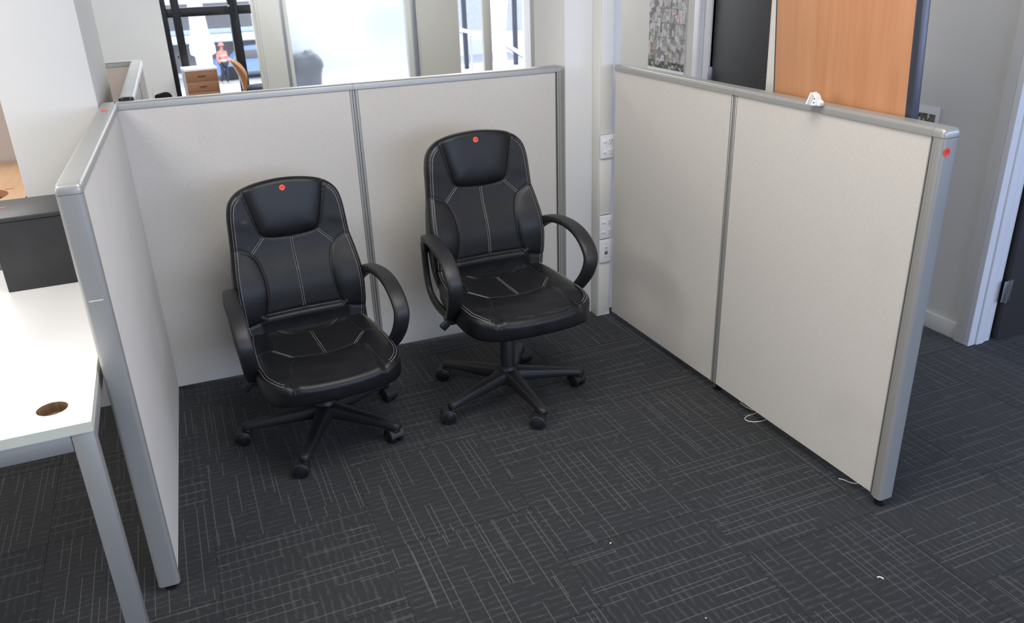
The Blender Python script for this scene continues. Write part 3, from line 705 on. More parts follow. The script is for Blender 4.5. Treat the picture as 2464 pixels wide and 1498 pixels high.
CAST = {'174': [15, 190, 62, 75, 58], '175': [200, 60, 75, 70, 12]}
def make_chair(lift, base_ang, number, detail=True):
    """seat top at z = lift; front of the chair towards local -Y"""
    root = empty('office_chair')
    zs = lift
    # ---- base
    hub = bmesh.new(); lathe_bm(hub, [(.030, .066), (.042, .070), (.050, .082), (.051, .096), (.046, .110), (.037, .122), (.033, .130), (.032, .138)], 32)
    from_bm('hub', hub, M['black_plastic'], root, angle=50)
    for k in range(5):
        a = math.radians(base_ang+72*k); ca, sa = math.cos(a), math.sin(a)
        rings = []
        for t, w, zt, zb_ in ((.018, .036, .118, .070), (.045, .030, .116, .066), (.075, .0255, .110, .066), (.14, .0225, .101, .062), (.21, .0195, .091, .060), (.262, .0175, .083, .058), (.285, .0168, .0795, .057), (.300, .0145, .077, .056), (.309, .009, .072, .058)):
            ring = []
            for u in range(16):
                q = 2*math.pi*u/16; cx_, cy_ = math.cos(q), math.sin(q)
                sx = math.copysign(abs(cx_)**.55, cx_); sy = math.copysign(abs(cy_)**.6, cy_)
                lx, lz = w*1.12*sx*(1. if sy < 0 else .84), (zt+zb_)/2+.002+(zt-zb_+.005)/2*sy
                ring.append((t*ca-lx*sa*1.06, t*sa+lx*ca*1.06, lz+.004*min(1, t/.2)))
            rings.append(ring)
        bm = bmesh.new(); loft_bm(bm, rings); from_bm('base_leg', bm, M['black_plastic'], root, smooth=True)
        # castor
        r0 = .293; cx_, cy_ = r0*ca, r0*sa; ry = random.Random(int(base_ang*7)+k).uniform(0, 360); ry = math.radians(CAST[number][k])
        Mx = Matrix.Translation((cx_, cy_, 0)) @ Matrix.Rotation(ry, 4, 'Z') @ Matrix.Scale(1.14, 4)
        bm = bmesh.new(); cyl_bm(bm, (0, 0, .045), (0, 0, .062), .0085, n=14)
        # hood over the wheels
        rings = []
        for x in (-.0245, -.0225, -.012, 0, .012, .0225, .0245):
            e = .0265 if abs(x) < .023 else .024; e = e if abs(x) < .0115 else e
            ring = []
            for u in range(13):
                q = math.radians(-20+u*200/12); ring.append((x, .016+e*1.02*math.cos(q), .0262+e*math.sin(q)))
            for u in range(12, -1, -1):
                q = math.radians(-20+u*200/12); ring.append((x, .016+(e-.0035)*math.cos(q), .0262+(e-.0035)*math.sin(q)))
            rings.append(ring)
        loft_bm(bm, rings); box_bm(bm, (-.011, -.008, .040), (.011, .024, .052), .004, 2)
        bmesh.ops.transform(bm, matrix=Mx, verts=bm.verts); cs = from_bm('castor', bm, M['black_plastic'], root, angle=45)
        for sx in (-1, 1):
            bm = bmesh.new(); lathe_bm(bm, [(.012, sx*.0035), (.0225, sx*.004), (.0245, sx*.007), (.0248, sx*.015), (.0235, sx*.020), (.0205, sx*.0235), (.019, sx*.0238), (.0185, sx*.0226), (.010, sx*.0255), (.003, sx*.0262)], 28, (0, .016, .0248), 'X')
            bmesh.ops.transform(bm, matrix=Mx, verts=bm.verts); from_bm('wheel', bm, M['black_gloss'], cs, angle=40)
    # ---- gas lift with telescopic cover
    ht = zs-.125
    bm = bmesh.new()
    z1 = .120; z2 = min(.245, ht-.05); z3 = z2+(ht-z2)*.45
    lathe_bm(bm, [(.0285, z1-.02), (.0285, z2-.003), (.0275, z2), (.0255, z2+.0005), (.0250, z3-.003), (.0243, z3), (.0215, z3+.0005), (.0210, ht), (.012, ht)], 36)
    from_bm('gas_lift', bm, M['black_plastic'], root, angle=30)
    # ---- mechanism under the seat with lever
    bm = bmesh.new(); box_bm(bm, (-.075, -.10, zs-.118), (.075, .13, zs-.088), .008, 3); box_bm(bm, (-.05, -.05, zs-.140), (.05, .06, zs-.115), .010, 3)
    from_bm('tilt_mechanism', bm, M['black_plastic'], root, angle=40)
    lv = tube('height_lever', [(-.06, -.03, zs-.106), (-.15, -.05, zs-.088), (-.222, -.06, zs-.062), (-.236, -.061, zs-.070), (-.252, -.062, zs-.084)], .0048, M['black_plastic'], root, 10)
    bm = bmesh.new(); box_bm(bm, (-.006, -.007, -.011), (.048, .007, .015), .006, 3)
    for v in bm.verts:
        if v.co.x > .02: v.co.z *= 1.25
    bmesh.ops.transform(bm, matrix=Matrix.Translation((-.246, -.062, zs-.078)) @ Matrix.Rotation(math.radians(180-38), 4, 'Y') @ Matrix.Diagonal((1, 1, -1, 1)), verts=bm.verts)
    from_bm('lever_paddle', bm, M['black_plastic'], lv, smooth=True)
    # ---- seat
    def place_s(v): v = np.asarray(v); return np.c_[v[:, 0], v[:, 1], zs+v[:, 2]]
    N_ = (300, 64) if detail else (90, 18)
    V, faces, p2, nr, Mn, rg = cushion(SEAT, F_seat, .085, .026, place_s, *N_, centre=(0, -.05))
    fc = np.array([p2[f].mean(0) for f in faces]); fi = np.array([max(f) for f in faces])
    top = fi < (rg+2)*Mn; top |= fi == nr*Mn
    insp = [(-.151, .13)]+INS_B[1:-1]+INS_S+[(.168, -.034), (.109, -.104)]+INS_F[::-1][1:-1]+[(-.109, -.104), (-.168, -.034)]+mir(INS_S)[::-1]
    cls = np.zeros(len(faces), int); cls[top & inside(fc, insp)] = 1
    fr = FR+[(.156, -.5), (-.156, -.5)]+mir(FR)[::-1]+INS_F[1:-1]
    frp = inside(fc, fr); cls[frp & (fi < (rg+10)*Mn)] = 2
    split_parts(V, faces, cls, ['seat', 'seat_panel', 'seat_front_roll'], [M['leather'], M['leather_perf'], M['leather']], root)
    # ---- backrest
    def place_b(v):
        v = np.asarray(v); return np.c_[v[:, 0], B0+SL*v[:, 1]+NB[1]*v[:, 2], zs+v[:, 1]+NB[2]*v[:, 2]]
    V, faces, p2, nr, Mn, rg = cushion(BACK, F_back, .050, .022, place_b, *N_, centre=(0, .22))
    fc = np.array([p2[f].mean(0) for f in faces]); fi = np.array([max(f) for f in faces])
    top = (fi < (rg+7)*Mn) | (fi == nr*Mn)
    cls = np.zeros(len(faces), int)
    ip = inside(fc, PADs); ib = inside(fc, BOL); ib2 = inside(fc*[-1, 1], BOL)
    inner = (fi < (rg-1)*Mn) | (fi == nr*Mn)
    cls[inner & (fc[:, 1] > .071)] = 1
    cls[top & ip] = 2; cls[inner & ib] = 3; cls[inner & ib2] = 4
    cls[inner & (fc[:, 1] <= .071) & (np.abs(fc[:, 0]) < .165) & ~ib & ~ib2] = 5
    split_parts(V, faces, cls, ['backrest', 'backrest_panel', 'headrest_pad', 'side_bolster', 'side_bolster', 'lumbar_roll'],
                [M['leather'], M['leather_perf'], M['leather'], M['leather'], M['leather'], M['leather']], root)
    # ---- white stitching
    if detail:
        GB = surf_edge(BACK, F_back, .022); GS = surf_edge(SEAT, F_seat, .026)
        bm = bmesh.new()
        Ob = catmull(BACK, 400, True); rt = Ob[(Ob[:, 0] > 0) & (Ob[:, 1] < .521) & (Ob[:, 1] > -.03)]
        rt = rt[np.argsort(-rt[:, 1])]; tn = np.gradient(rt, axis=0); tn /= np.linalg.norm(tn, axis=1)[:, None]; nn = np.stack([-tn[:, 1], tn[:, 0]], 1)
        if (nn[:, 0] < 0).mean() > .5: nn = -nn
        for ins in (.012, .0205):
            ln = (rt-nn*ins)[::6]; ln = ln[ln[:, 0] > .146-ins*.1]
            for s in (1, -1): stitch_row(bm, (ln*[s, 1]).tolist(), GB, place_b)
        for off in (-.0038, .0038):
            stitch_row(bm, [(0, .329), (0, .20), (0, .077)], F_back, place_b, off)
            for s in (1, -1): stitch_row(bm, [(s*.101, .342), (s*.126, .316), (s*.149, .292)], F_back, place_b, off)
        Os = catmull(SEAT, 400, True); rt = Os[(Os[:, 0] > .10) & (Os[:, 1] < .17)]; rt = rt[np.argsort(-rt[:, 1])]
        tn = np.gradient(rt, axis=0); tn /= np.linalg.norm(tn, axis=1)[:, None]; nn = np.stack([-tn[:, 1], tn[:, 0]], 1)
        if (nn[:, 0] < 0).mean() > .5: nn = -nn
        for ins in (.012, .0205):
            ln = rt-nn*ins; ln = ln[ln[:, 0] > .157][::6]
            for s in (1, -1): stitch_row(bm, (ln*[s, 1]).tolist(), GS, place_s)
        for off in (-.0038, .0038):
            stitch_row(bm, [(0, .080), (0, -.02), (0, -.124)], F_seat, place_s, off)
            for s in (1, -1): stitch_row(bm, [(s*.165, -.037), (s*.138, -.07), (s*.113, -.103)], F_seat, place_s, off)
        tag(from_bm('stitching', bm, M['thread'], root), 'white double stitching', None, None, 'stuff')
        bm = bmesh.new()
        for s in (1, -1):
            for ln in (INS_S, SS, BK, FR): stitch_row(bm, [(s*a, b) for a, b in ln], GS, place_s, .004, w=.0007, lift=.0003, dash=.003, gap=.002)
        for ln in (INS_B, INS_F): stitch_row(bm, ln, F_seat, place_s, .004, w=.0007, lift=.0003, dash=.003, gap=.002)
        tag(from_bm('seam_thread', bm, M['thread_grey'], root), 'fine grey seam thread', None, None, 'stuff')
    # ---- armrests: open loops from the back bracket over and down to the seat
    for s in (-1, 1):
        path = catmull([(.225, .118), (.19, .150), (.13, .182), (.06, .198), (-.02, .200), (-.09, .190), (-.145, .166), (-.182, .130), (-.190, .095), (-.170, .045), (-.130, -.005), (-.085, -.050), (-.045, -.078), (-.01, -.088)], 44)
        th = np.interp(np.linspace(0, 1, 44), [0, .07, .2, .35, .5, .58, .7, .9, 1], [.026, .022, .014, .0115, .0115, .0135, .0145, .014, .012])
        wd = np.interp(np.linspace(0, 1, 44), [0, .12, .3, .55, .8, 1], [.017, .024, .027, .028, .026, .022])
        xc = np.interp(np.linspace(0, 1, 44), [0, .15, .35, .6, .82, 1], [.232, .254, .268, .270, .255, .238])
        tn = np.gradient(path, axis=0); tn /= np.linalg.norm(tn, axis=1)[:, None]
        rings = []
        for i in range(44):
            n_ = np.array([-tn[i, 1], tn[i, 0]]); ring = []
            for u in range(20):
                q = 2*math.pi*u/20; cu, su = math.cos(q), math.sin(q)
                ex = math.copysign(abs(cu)**.45, cu)*wd[i]; et = math.copysign(abs(su)**.6, su)*th[i]
                if s*0+1: ring.append((s*(xc[i]+ex), path[i, 0]+n_[0]*et, zs+path[i, 1]+n_[1]*et))
            rings.append(ring)
        bm = bmesh.new(); loft_bm(bm, rings); ar = from_bm('armrest', bm, M['black_plastic'], root, smooth=True)
        # rear bracket joining arm, back and seat
        br = catmull([(.222, .135), (.226, .07), (.224, .0), (.205, -.055), (.150, -.088), (.06, -.096), (-.03, -.094)], 30)
        tn = np.gradient(br, axis=0); tn /= np.linalg.norm(tn, axis=1)[:, None]; rings = []
        for i in range(30):
            n_ = np.array([-tn[i, 1], tn[i, 0]]); ring = []; xx = .243-.012*(i/29)
            for u in range(14):
                q = 2*math.pi*u/14; cu, su = math.cos(q), math.sin(q)
                ring.append((s*(xx+math.copysign(abs(cu)**.5, cu)*.011), br[i, 0]+n_[0]*math.copysign(abs(su)**.5, su)*.016, zs+br[i, 1]+n_[1]*math.copysign(abs(su)**.5, su)*.016))
            rings.append(ring)
        bm = bmesh.new(); loft_bm(bm, rings); from_bm('arm_bracket', bm, M['black_plastic'], root, smooth=True)
        bm = bmesh.new(); box_bm(bm, (min(s*.05, s*.245), -.055, zs-.105), (max(s*.05, s*.245), -.015, zs-.090), .004, 2); from_bm('seat_bar', bm, M['black_plastic'], root, angle=40)
    if number:
        c = np.array([[-.004, .508]]) if number == '175' else np.array([[-.006, .507]])
        p = place_b(np.c_[c, F_back(c)+.0006])[0]
        pu = place_b(np.c_[c+[[0, .008]], F_back(c+[[0, .008]])+.0006])[0]; pd = place_b(np.c_[c-[[0, .008]], F_back(c-[[0, .008]])+.0006])[0]
        up = Vector(pu-pd).normalized(); nz = Vector((1, 0, 0)).cross(up).normalized()
        sticker(root, basis(p, (1, 0, 0), up, nz), number, .0105)
    return root
BACK_C = [tuple(p) for p in catmull(BACK, 160, True)]; SEAT_C = [tuple(p) for p in catmull(SEAT, 160, True)]
def surf_edge(outline, F, r):
    O = catmull(outline, 600, True); Tn = np.roll(O, -1, 0)-np.roll(O, 1, 0); Nn = np.stack([Tn[:, 1], -Tn[:, 0]], 1); Nn /= np.linalg.norm(Nn, axis=1)[:, None]
    if ((O-O.mean(0))*Nn).sum() < 0: Nn = -Nn
    def G(P):
        P = np.asarray(P); D = np.hypot(P[:, None, 0]-O[None, :, 0], P[:, None, 1]-O[None, :, 1]); i = D.argmin(1); d = D.min(1)
        base = np.where(d < r, F(O[i]-Nn[i]*r), F(P)); x = np.clip(r-d, 0, r); return base-(r-np.sqrt(np.maximum(r*r-x*x, 0)))
    return G
def edge_drop(P, line, r):
    d = dist_poly(P, line, True); x = np.clip(r-d, 0, r); return r-np.sqrt(np.maximum(r*r-x*x, 0))
M['thread_grey'] = mat_plain('grey_thread', (.16, .16, .155), .8)

c174 = make_chair(.484, -15+(-1), '174')
c174.location = (1.239, -.626, 0); c174.rotation_euler = (0, 0, math.radians(1.04))
tag(c174, 'black leather office chair with white stitching and sticker 174, raised higher, by the column', 'chair', 'black office chairs with armrests')
c175 = make_chair(.384, 28-3.5, '175')
c175.location = (.516, -.580, 0); c175.rotation_euler = (0, 0, math.radians(3.56))
tag(c175, 'black leather office chair with white stitching and sticker 175, lower, torn left wing', 'chair', 'black office chairs with armrests')
# small tear in the left wing of chair 175
def onback(a, h, e=.0008):
    f = F_back(np.array([[a, h]]))[0]+e; return Vector((a, B0+SL*h+NB[1]*f, .384+h+NB[2]*f))
bm = bmesh.new(); q = [(-.174, .408), (-.165, .413), (-.152, .412), (-.143, .405), (-.149, .401), (-.161, .403)]
vs_ = [bm.verts.new(onback(a, h)) for a, h in q]; bm.faces.new(vs_)
tube_bm(bm, [onback(a, h, .0012) for a, h in ((-.171, .4085), (-.159, .4135), (-.147, .4105), (-.141, .402), (-.147, .400))], .0012, 6)
tag(from_bm('tear', bm, M['foam'] if 'foam' in M else mat_plain('torn_backing', (.05, .045, .04), .9), c175), 'small tear in the leather')
# worn creases along the front edge of the seat of chair 174
bm = bmesh.new(); GSs = surf_edge(SEAT, F_seat, .026); rs = random.Random(8)
for x0_, x1_, y_ in ((-.09, -.02, -.300), (.0, .07, -.303), (.06, .125, -.297), (.03, .10, -.309), (-.05, -.02, -.309)):
    P = catmull([(x0_+(x1_-x0_)*t, y_+rs.uniform(-.003, .003)) for t in (0, .2, .4, .6, .8, 1)], 26)
    tube_bm(bm, [Vector((p[0], p[1], .484+h_)) for p, h_ in zip(P, GSs(P))], .0007, 5)
tag(from_bm('wear_crease', bm, mat_plain('worn_leather_edge', (.055, .055, .055), .7), c174), 'grey worn creases along the seat edge')
cb = copy_tree(c174)
cb.location = (.405, 1.40, -.0); cb.rotation_euler = (0, 0, math.radians(80))
tag(cb, 'matte black office chair behind the back partition, only its rounded top showing', 'chair')
if 'group' in cb: del cb['group']
M['black_cloth'] = mat_plain('matte_black_upholstery', (.012, .012, .013), 1., 0, .04)
for ch in cb.children:
    if ch.type == 'MESH' and ch.data.materials and ch.data.materials[0] in (M['leather'], M['leather_perf']):
        ch.material_slots[0].link = 'OBJECT'; ch.material_slots[0].material = M['black_cloth']

# ------------------------------------------------------------------ cable duct with outlets on the column
dx0, dx1, dyf, dyb = 1.921, 1.986, -.116, -.046
du = tag(empty('cable_duct', (1.953, -.08, 0)), 'tall cream cable duct fixed to the front of the white column', 'duct')
def rel(root, lo, hi): l = Vector(root.location); return Vector(lo)-l, Vector(hi)-l
a, b = rel(du, (dx0, dyf+.006, 0.0), (dx1, dyb, 2.69)); box('duct_body', a, b, M['duct'], du, .002)
a, b = rel(du, (dx0+.004, dyf, 0.004), (dx1-.001, dyf+.006, .283)); box('duct_cover', a, b, M['duct'], du, .001)
a, b = rel(du, (dx0+.004, dyf, .515), (dx1-.001, dyf+.006, .781)); box('duct_cover', a, b, M['duct'], du, .001)
a, b = rel(du, (dx0+.004, dyf, .885), (dx1-.001, dyf+.006, 2.685)); box('duct_cover', a, b, M['duct'], du, .001)
a, b = rel(du, (dx0+.008, dyf+.003, .2785), (dx1-.008, dyf+.0065, .2835)); box('duct_slot', a, b, M['slot'], du)
def outlet(z0, z1, label):
    x0, x1 = dx0+.001, dx1+.007; r = tag(empty('power_outlet', ((x0+x1)/2, dyf, (z0+z1)/2)), label, 'power outlet', 'switched power outlets on the cable duct')
    w = (x1-x0)/2; h_ = (z1-z0)/2
    box('face_plate', (-w, -.010, -h_), (w, -.0005, h_), M['outlet'], r, .0025, 3)
    for s in (1, -1):
        zc = s*.024
        box('switch', (-.023, -.0145, zc-.004), (-.008, -.0095, zc+.005), M['outlet'], r, .001)
        sf = box('socket', (.001, -.0115, zc-.015), (.027, -.0095, zc+.015), M['outlet'], r, .002)
        for dx, dz, an, ln in ((.008, .004, .5, .0075), (.020, .004, -.5, .0075), (.014, -.0075, 0, .0065)):
            bm = bmesh.new(); box_bm(bm, (-.0009, -.0122, -ln/2), (.0009, -.0112, ln/2))
            bmesh.ops.transform(bm, matrix=Matrix.Translation((dx, 0, zc+dz)) @ Matrix.Rotation(-an, 4, 'Y'), verts=bm.verts)
            from_bm('slot', bm, M['slot'], sf)
    return r
outlet(.779, .884, 'upper double power outlet on the cable duct, level with the chair backs')
outlet(.400, .511, 'lower double power outlet on the cable duct, just above the data outlet')
x0, x1 = dx0+.001, dx1+.006
r = tag(empty('data_outlet', ((x0+x1)/2, dyf, .338)), 'white data outlet plate with round and square sockets, lowest on the cable duct', 'data outlet')
w = (x1-x0)/2
box('face_plate', (-w, -.010, -.0565), (w, -.0005, .0565), M['outlet'], r, .0025, 3)
bm = bmesh.new(); lathe_bm(bm, [(.009, -.010), (.009, -.0125), (.0065, -.0130), (.0045, -.0110)], 24, (0, 0, .016), 'Y'); from_bm('round_socket', bm, M['outlet'], r, angle=40)
cyl('round_pin', (0, -.0140, .016), (0, -.0118, .016), .0032, M['steel'], r, n=14)
box('square_socket', (-.0075, -.0118, -.017), (.0075, -.0095, -.002), M['slot'], r, .001); box('socket_contact', (-.004, -.0124, -.013), (.005, -.0115, -.006), M['steel'], r)
box('label_strip', (-.006, -.0104, .031), (.004, -.0099, .0325), M['slot'], r); box('label_strip', (-.006, -.0104, -.030), (.003, -.0099, -.0288), M['slot'], r)

# ------------------------------------------------------------------ things behind the right partition
# beech board leaning over the partition rail, its foot away from it
th = math.atan2(.024, .31)
bd = tag(empty('wooden_board', (2.172, -1.36, 0.0)), 'tall beech-coloured board with dark blue edge trim leaning on the right partition', 'board')
bd.rotation_euler = (0, -math.atan2(.092, 1.2), 0)
box('board_panel', (-.016, -.265, .0), (.0, .289, 2.0), M['beech'], bd, .001)
box('edge_trim', (-.0175, .289, .0), (.002, .2925, 2.0), M['navy'], bd, .001)
box('edge_trim', (-.021, -.292, .0), (.004, -.265, 2.0), M['navy'], bd, .004)
wb = tag(empty('white_board', (2.27, -1.045, 0)), 'plain white panel standing behind the beech board, thin edge showing', 'board')
wb.rotation_euler = (0, -math.radians(1.2), 0)
box('panel', (-.008, -.25, 0), (.0, .225, 1.9), M['duct'], wb, .001); box('edge_strip', (-.009, .225, 0), (.001, .228, 1.9), M['duct'], wb)
# aerial photographs
ap = tag(empty('aerial_poster', (XR-.001, 1.385, 1.02)), 'large aerial photograph poster of city blocks on the right wall', 'poster')
box('poster_sheet', (-.003, -.215, -.125), (0, .216, .75), M['paper'], ap); box('poster_print', (-.0042, -.212, -.105), (-.003, .213, .74), M['aerial'], ap)
for (y0, y1, z0, z1, m_) in ((-.068, -.062, -.035, .055, 'yellow'), (.135, .185, .08, .083, 'yellow'), (.15, .195, -.028, -.024, 'yellow'), (-.125, -.117, .205, .245, 'redprint'), (-.055, -.042, .225, .245, 'redprint'), (.16, .178, .005, .025, 'redprint')):
    box('map_mark', (-.0046, y0, z0), (-.0042, y1, z1), M[m_], ap)
ap2 = tag(empty('aerial_poster', (XR-.001, -.55, .75)), 'small white-bordered aerial photograph low on the right wall behind the partition', 'poster')
ap2.rotation_euler = (0, 0, 0)
box('poster_sheet', (-.003, -.211, -.35), (0, .25, .222), M['paper'], ap2); box('poster_print', (-.0042, -.194, -.33), (-.003, .23, .190), M['aerial2'], ap2)
# white plug lying on the rail
pg = tag(empty('plug_adaptor', (1.974, -1.372, 1.1885), math.radians(58)), 'small white double plug adaptor lying on top of the right partition', 'plug')
def prism(name, poly, y0, y1, mat, parent, bev=.0015):
    bm = bmesh.new(); a = [bm.verts.new((x, y0, z)) for x, z in poly]; b = [bm.verts.new((x, y1, z)) for x, z in poly]
    n = len(poly)
    for i in range(n): bm.faces.new((a[i], a[(i+1) % n], b[(i+1) % n], b[i]))
    bm.faces.new(a[::-1]); bm.faces.new(b)
    bmesh.ops.bevel(bm, geom=bm.edges[:], offset=bev, segments=2, affect='EDGES'); return from_bm(name, bm, mat, parent, angle=40)
pg.rotation_euler = (0, 0, math.radians(-82))
ps = prism('adaptor_face', [(-.030, 0), (-.021, 0), (-.008, .034), (-.0155, .037)], -.014, .014, M['outlet'], pg)
prism('adaptor_body', [(-.020, 0), (-.004, 0), (.008, .0), (.010, .017), (.0, .033), (-.008, .033)], -.012, .012, M['outlet'], pg)
prism('adaptor_seam', [(-.0145, 0.0005), (-.0125, 0.0005), (-.001, .031), (-.003, .031)], -.0124, .0124, M['alu'], pg, .0002)
prism('adaptor_tail', [(.008, 0), (.020, .0), (.023, .010), (.016, .016), (.010, .017)], -.009, .009, M['outlet'], pg)
for zz, xx in ((.009, .001), (.021, .0015)): cyl('screw_hole', (xx, -.0128, zz), (xx, -.0118, zz), .0021, M['slot'], pg, n=14)

# cords and bits on the carpet
cd = tag(empty('string', (2.0, -1.18, 0)), 'thin white string looping out from under the right partition, nearer the joint', 'string')
P = [(2.022, -1.095), (2.022, -1.125), (2.028, -1.155), (2.040, -1.178), (2.020, -1.186), (1.985, -1.188), (1.965, -1.198), (1.963, -1.215), (1.976, -1.230), (2.005, -1.240), (2.03, -1.240)]
tube('strand', [Vector((x, y, .0022))-cd.location for x, y in catmull(P, 60)], .0016, M['cord'], cd, 6)
cd = tag(empty('string', (2.02, -1.67, 0)), 'short end of white string poking out near the front end of the right partition', 'string')
tube('strand', [Vector((x, y, .0022))-cd.location for x, y in catmull([(2.004, -1.643), (2.014, -1.655), (2.020, -1.672), (2.032, -1.686), (2.05, -1.692)], 24)], .0016, M['cord'], cd, 6)
def crumb(x, y, r, mat, label, seed):
    rr_ = random.Random(seed); bm = bmesh.new(); bmesh.ops.create_icosphere(bm, subdivisions=1, radius=r)
    for v in bm.verts: v.co = Vector((v.co.x*rr_.uniform(.7, 1.5), v.co.y*rr_.uniform(.7, 1.3), abs(v.co.z)*.7))
    o = from_bm('crumb', bm, mat, None); o.location = (x, y, .0008); tag(o, label, 'crumb'); return o
crumb(1.161, -1.605, .0035, M['cord'], 'tiny white crumb on the carpet, in the open middle of the floor', 1)
crumb(1.243, -1.976, .0035, mat_plain('tan_crumb', (.40, .33, .22), .8), 'tiny tan crumb on the carpet at the bottom edge of the picture', 2)
o = tube('scrap', [(1.763, -2.050, .003), (1.768, -2.052, .005), (1.773, -2.057, .004), (1.774, -2.062, .003)], .0022, mat_plain('cream_scrap', (.72, .70, .52), .7)); tag(o, 'small curled cream scrap on the carpet at the lower right', 'scrap')
bm = bmesh.new()
for x, y, r_ in ((.032, -.012, .0035), (.038, -.016, .0025), (.028, -.017, .002)): bmesh.ops.create_icosphere(bm, subdivisions=1, radius=r_, matrix=Matrix.Translation((x, y-.03, .003)))
tag(from_bm('scrap', bm, mat_plain('blue_scrap', (.02, .11, .42), .6)), 'tiny bright blue scrap on the carpet in the back left corner', 'scrap')

# ------------------------------------------------------------------ white desk and charcoal box
dk = tag(empty('office_desk', (-.5, -.9, 0)), 'white office desk with silver steel legs outside the left partition', 'desk')
X0, X1, Y0, Y1, ZT = -.92, -.1115, -1.520, -.29, .72
def dloc(p): return Vector(p)-dk.location
# top with a round hole
def holed_top(root, X0, X1, Y0, Y1, zt, zb_, hx, hy, hr, n=48):
    bm = bmesh.new(); l = Vector(root.location)
    def hit(a):
        dx, dy = math.cos(a), math.sin(a); ts = []
        if abs(dx) > 1e-9: ts.append(((X1 if dx > 0 else X0)-hx)/dx)
        if abs(dy) > 1e-9: ts.append(((Y1 if dy > 0 else Y0)-hy)/dy)
        t = min(ts); return (hx+dx*t, hy+dy*t)
    cs = [math.atan2(y-hy, x-hx) for x, y in ((X0, Y0), (X0, Y1), (X1, Y1), (X1, Y0))]
    ang = sorted(set([round(((a+math.pi) % (2*math.pi))-math.pi, 6) for a in [2*math.pi*i/n+.013 for i in range(n)]+cs])); ring = {}
    for key, z in (('t', zt), ('b', zb_)):
        ring['i'+key] = [bm.verts.new(Vector((hx+hr*math.cos(a), hy+hr*math.sin(a), z))-l) for a in ang]
        ring['o'+key] = [bm.verts.new(Vector((*hit(a), z))-l) for a in ang]
    n = len(ang)
    for i in range(n):
        j = (i+1) % n
        bm.faces.new((ring['it'][i], ring['it'][j], ring['ot'][j], ring['ot'][i])); bm.faces.new((ring['ib'][i], ring['ob'][i], ring['ob'][j], ring['ib'][j]))
        f = bm.faces.new((ring['ot'][i], ring['ot'][j], ring['ob'][j], ring['ob'][i])); f.material_index = 2
        f = bm.faces.new((ring['it'][i], ring['ib'][i], ring['ib'][j], ring['it'][j])); f.material_index = 1
    return bm
hc = Vector((-.197, -1.418)); zb_ = ZT-.025
bm = holed_top(dk, X0, X1, Y0, Y1, ZT, zb_, hc.x, hc.y, .0335)
top = from_bm('desktop', bm, [M['whitetop'], M['cork'], M['edgeband']], dk)
t_ = bmesh.new(); lathe_bm(t_, [(.0332, .0), (.0332, .004), (.001, .004)], 32, dloc((hc.x, hc.y, ZT-.030))); tag(from_bm('hole_liner', t_, M['cork'], dk), 'brown chipboard showing in the cable hole')
for lx, ly in ((X1-.0465, Y0), (X1-.0465, Y1-.045), (X0, Y0), (X0, Y1-.045)):
    box('leg', dloc((lx, ly+.001, 0.0)), dloc((lx+.0455, ly+.0455, zb_)), M['alu'], dk, .0015)
box('side_rail', dloc((X0+.046, Y0+.002, zb_-.042)), dloc((X1-.048, Y0+.027, zb_-.0005)), M['alu'], dk, .001)
box('side_rail', dloc((X1-.030, Y0+.047, zb_-.042)), dloc((X1-.002, Y1-.046, zb_-.0005)), M['alu'], dk, .001)
box('side_rail', dloc((X0+.046, Y1-.027, zb_-.042)), dloc((X1-.048, Y1-.002, zb_-.0005)), M['alu'], dk, .001)
bx = tag(empty('metal_box', (-.235, -.42, ZT)), 'charcoal metal box with a lidded top standing on the white desk', 'box')
box('box_body', (-.154, -.119, .0005), (.145, .12, .222), M['box'], bx, .002)
box('box_lid', (-.157, -.123, .2225), (.148, .123, .236), M['box'], bx, .004, 3)
lb = box('label', (-.152, .012, .2362), (-.118, .022, .2366), M['redprint'], bx); lb['label'] = 'red paper arrow label'

# beech desk and plywood chair beyond, far left
bk = tag(empty('office_desk', (-1.2, 1.1, 0)), 'pale beech desk with a large round cut-out glimpsed at the left edge beyond the column', 'desk')
from_bm('desktop', holed_top(bk, -1.8, -.48, .44, 1.65, .72, .685, -.705, .865, .145, 64), [M['beech_h'], M['beech'], M['beech']], bk)
for sx in (-.57, .62):
    for sy in (-.63, .46): box('leg', (sx, sy, 0), (sx+.05, sy+.05, .69), M['alu'], bk, .002)
box('red_mark', (.615, -.14, .7202), (.650, -.125, .7206), M['redprint'], bk)
p4 = partition('partition', (-2.6, 1.66, 0), 0.0, [(0, 2.45)], [], .02, H=1.18, label='rose-tinted partition standing behind the beech desk at the far left', fab='fabric_pink', feet=(.2, 2.2))

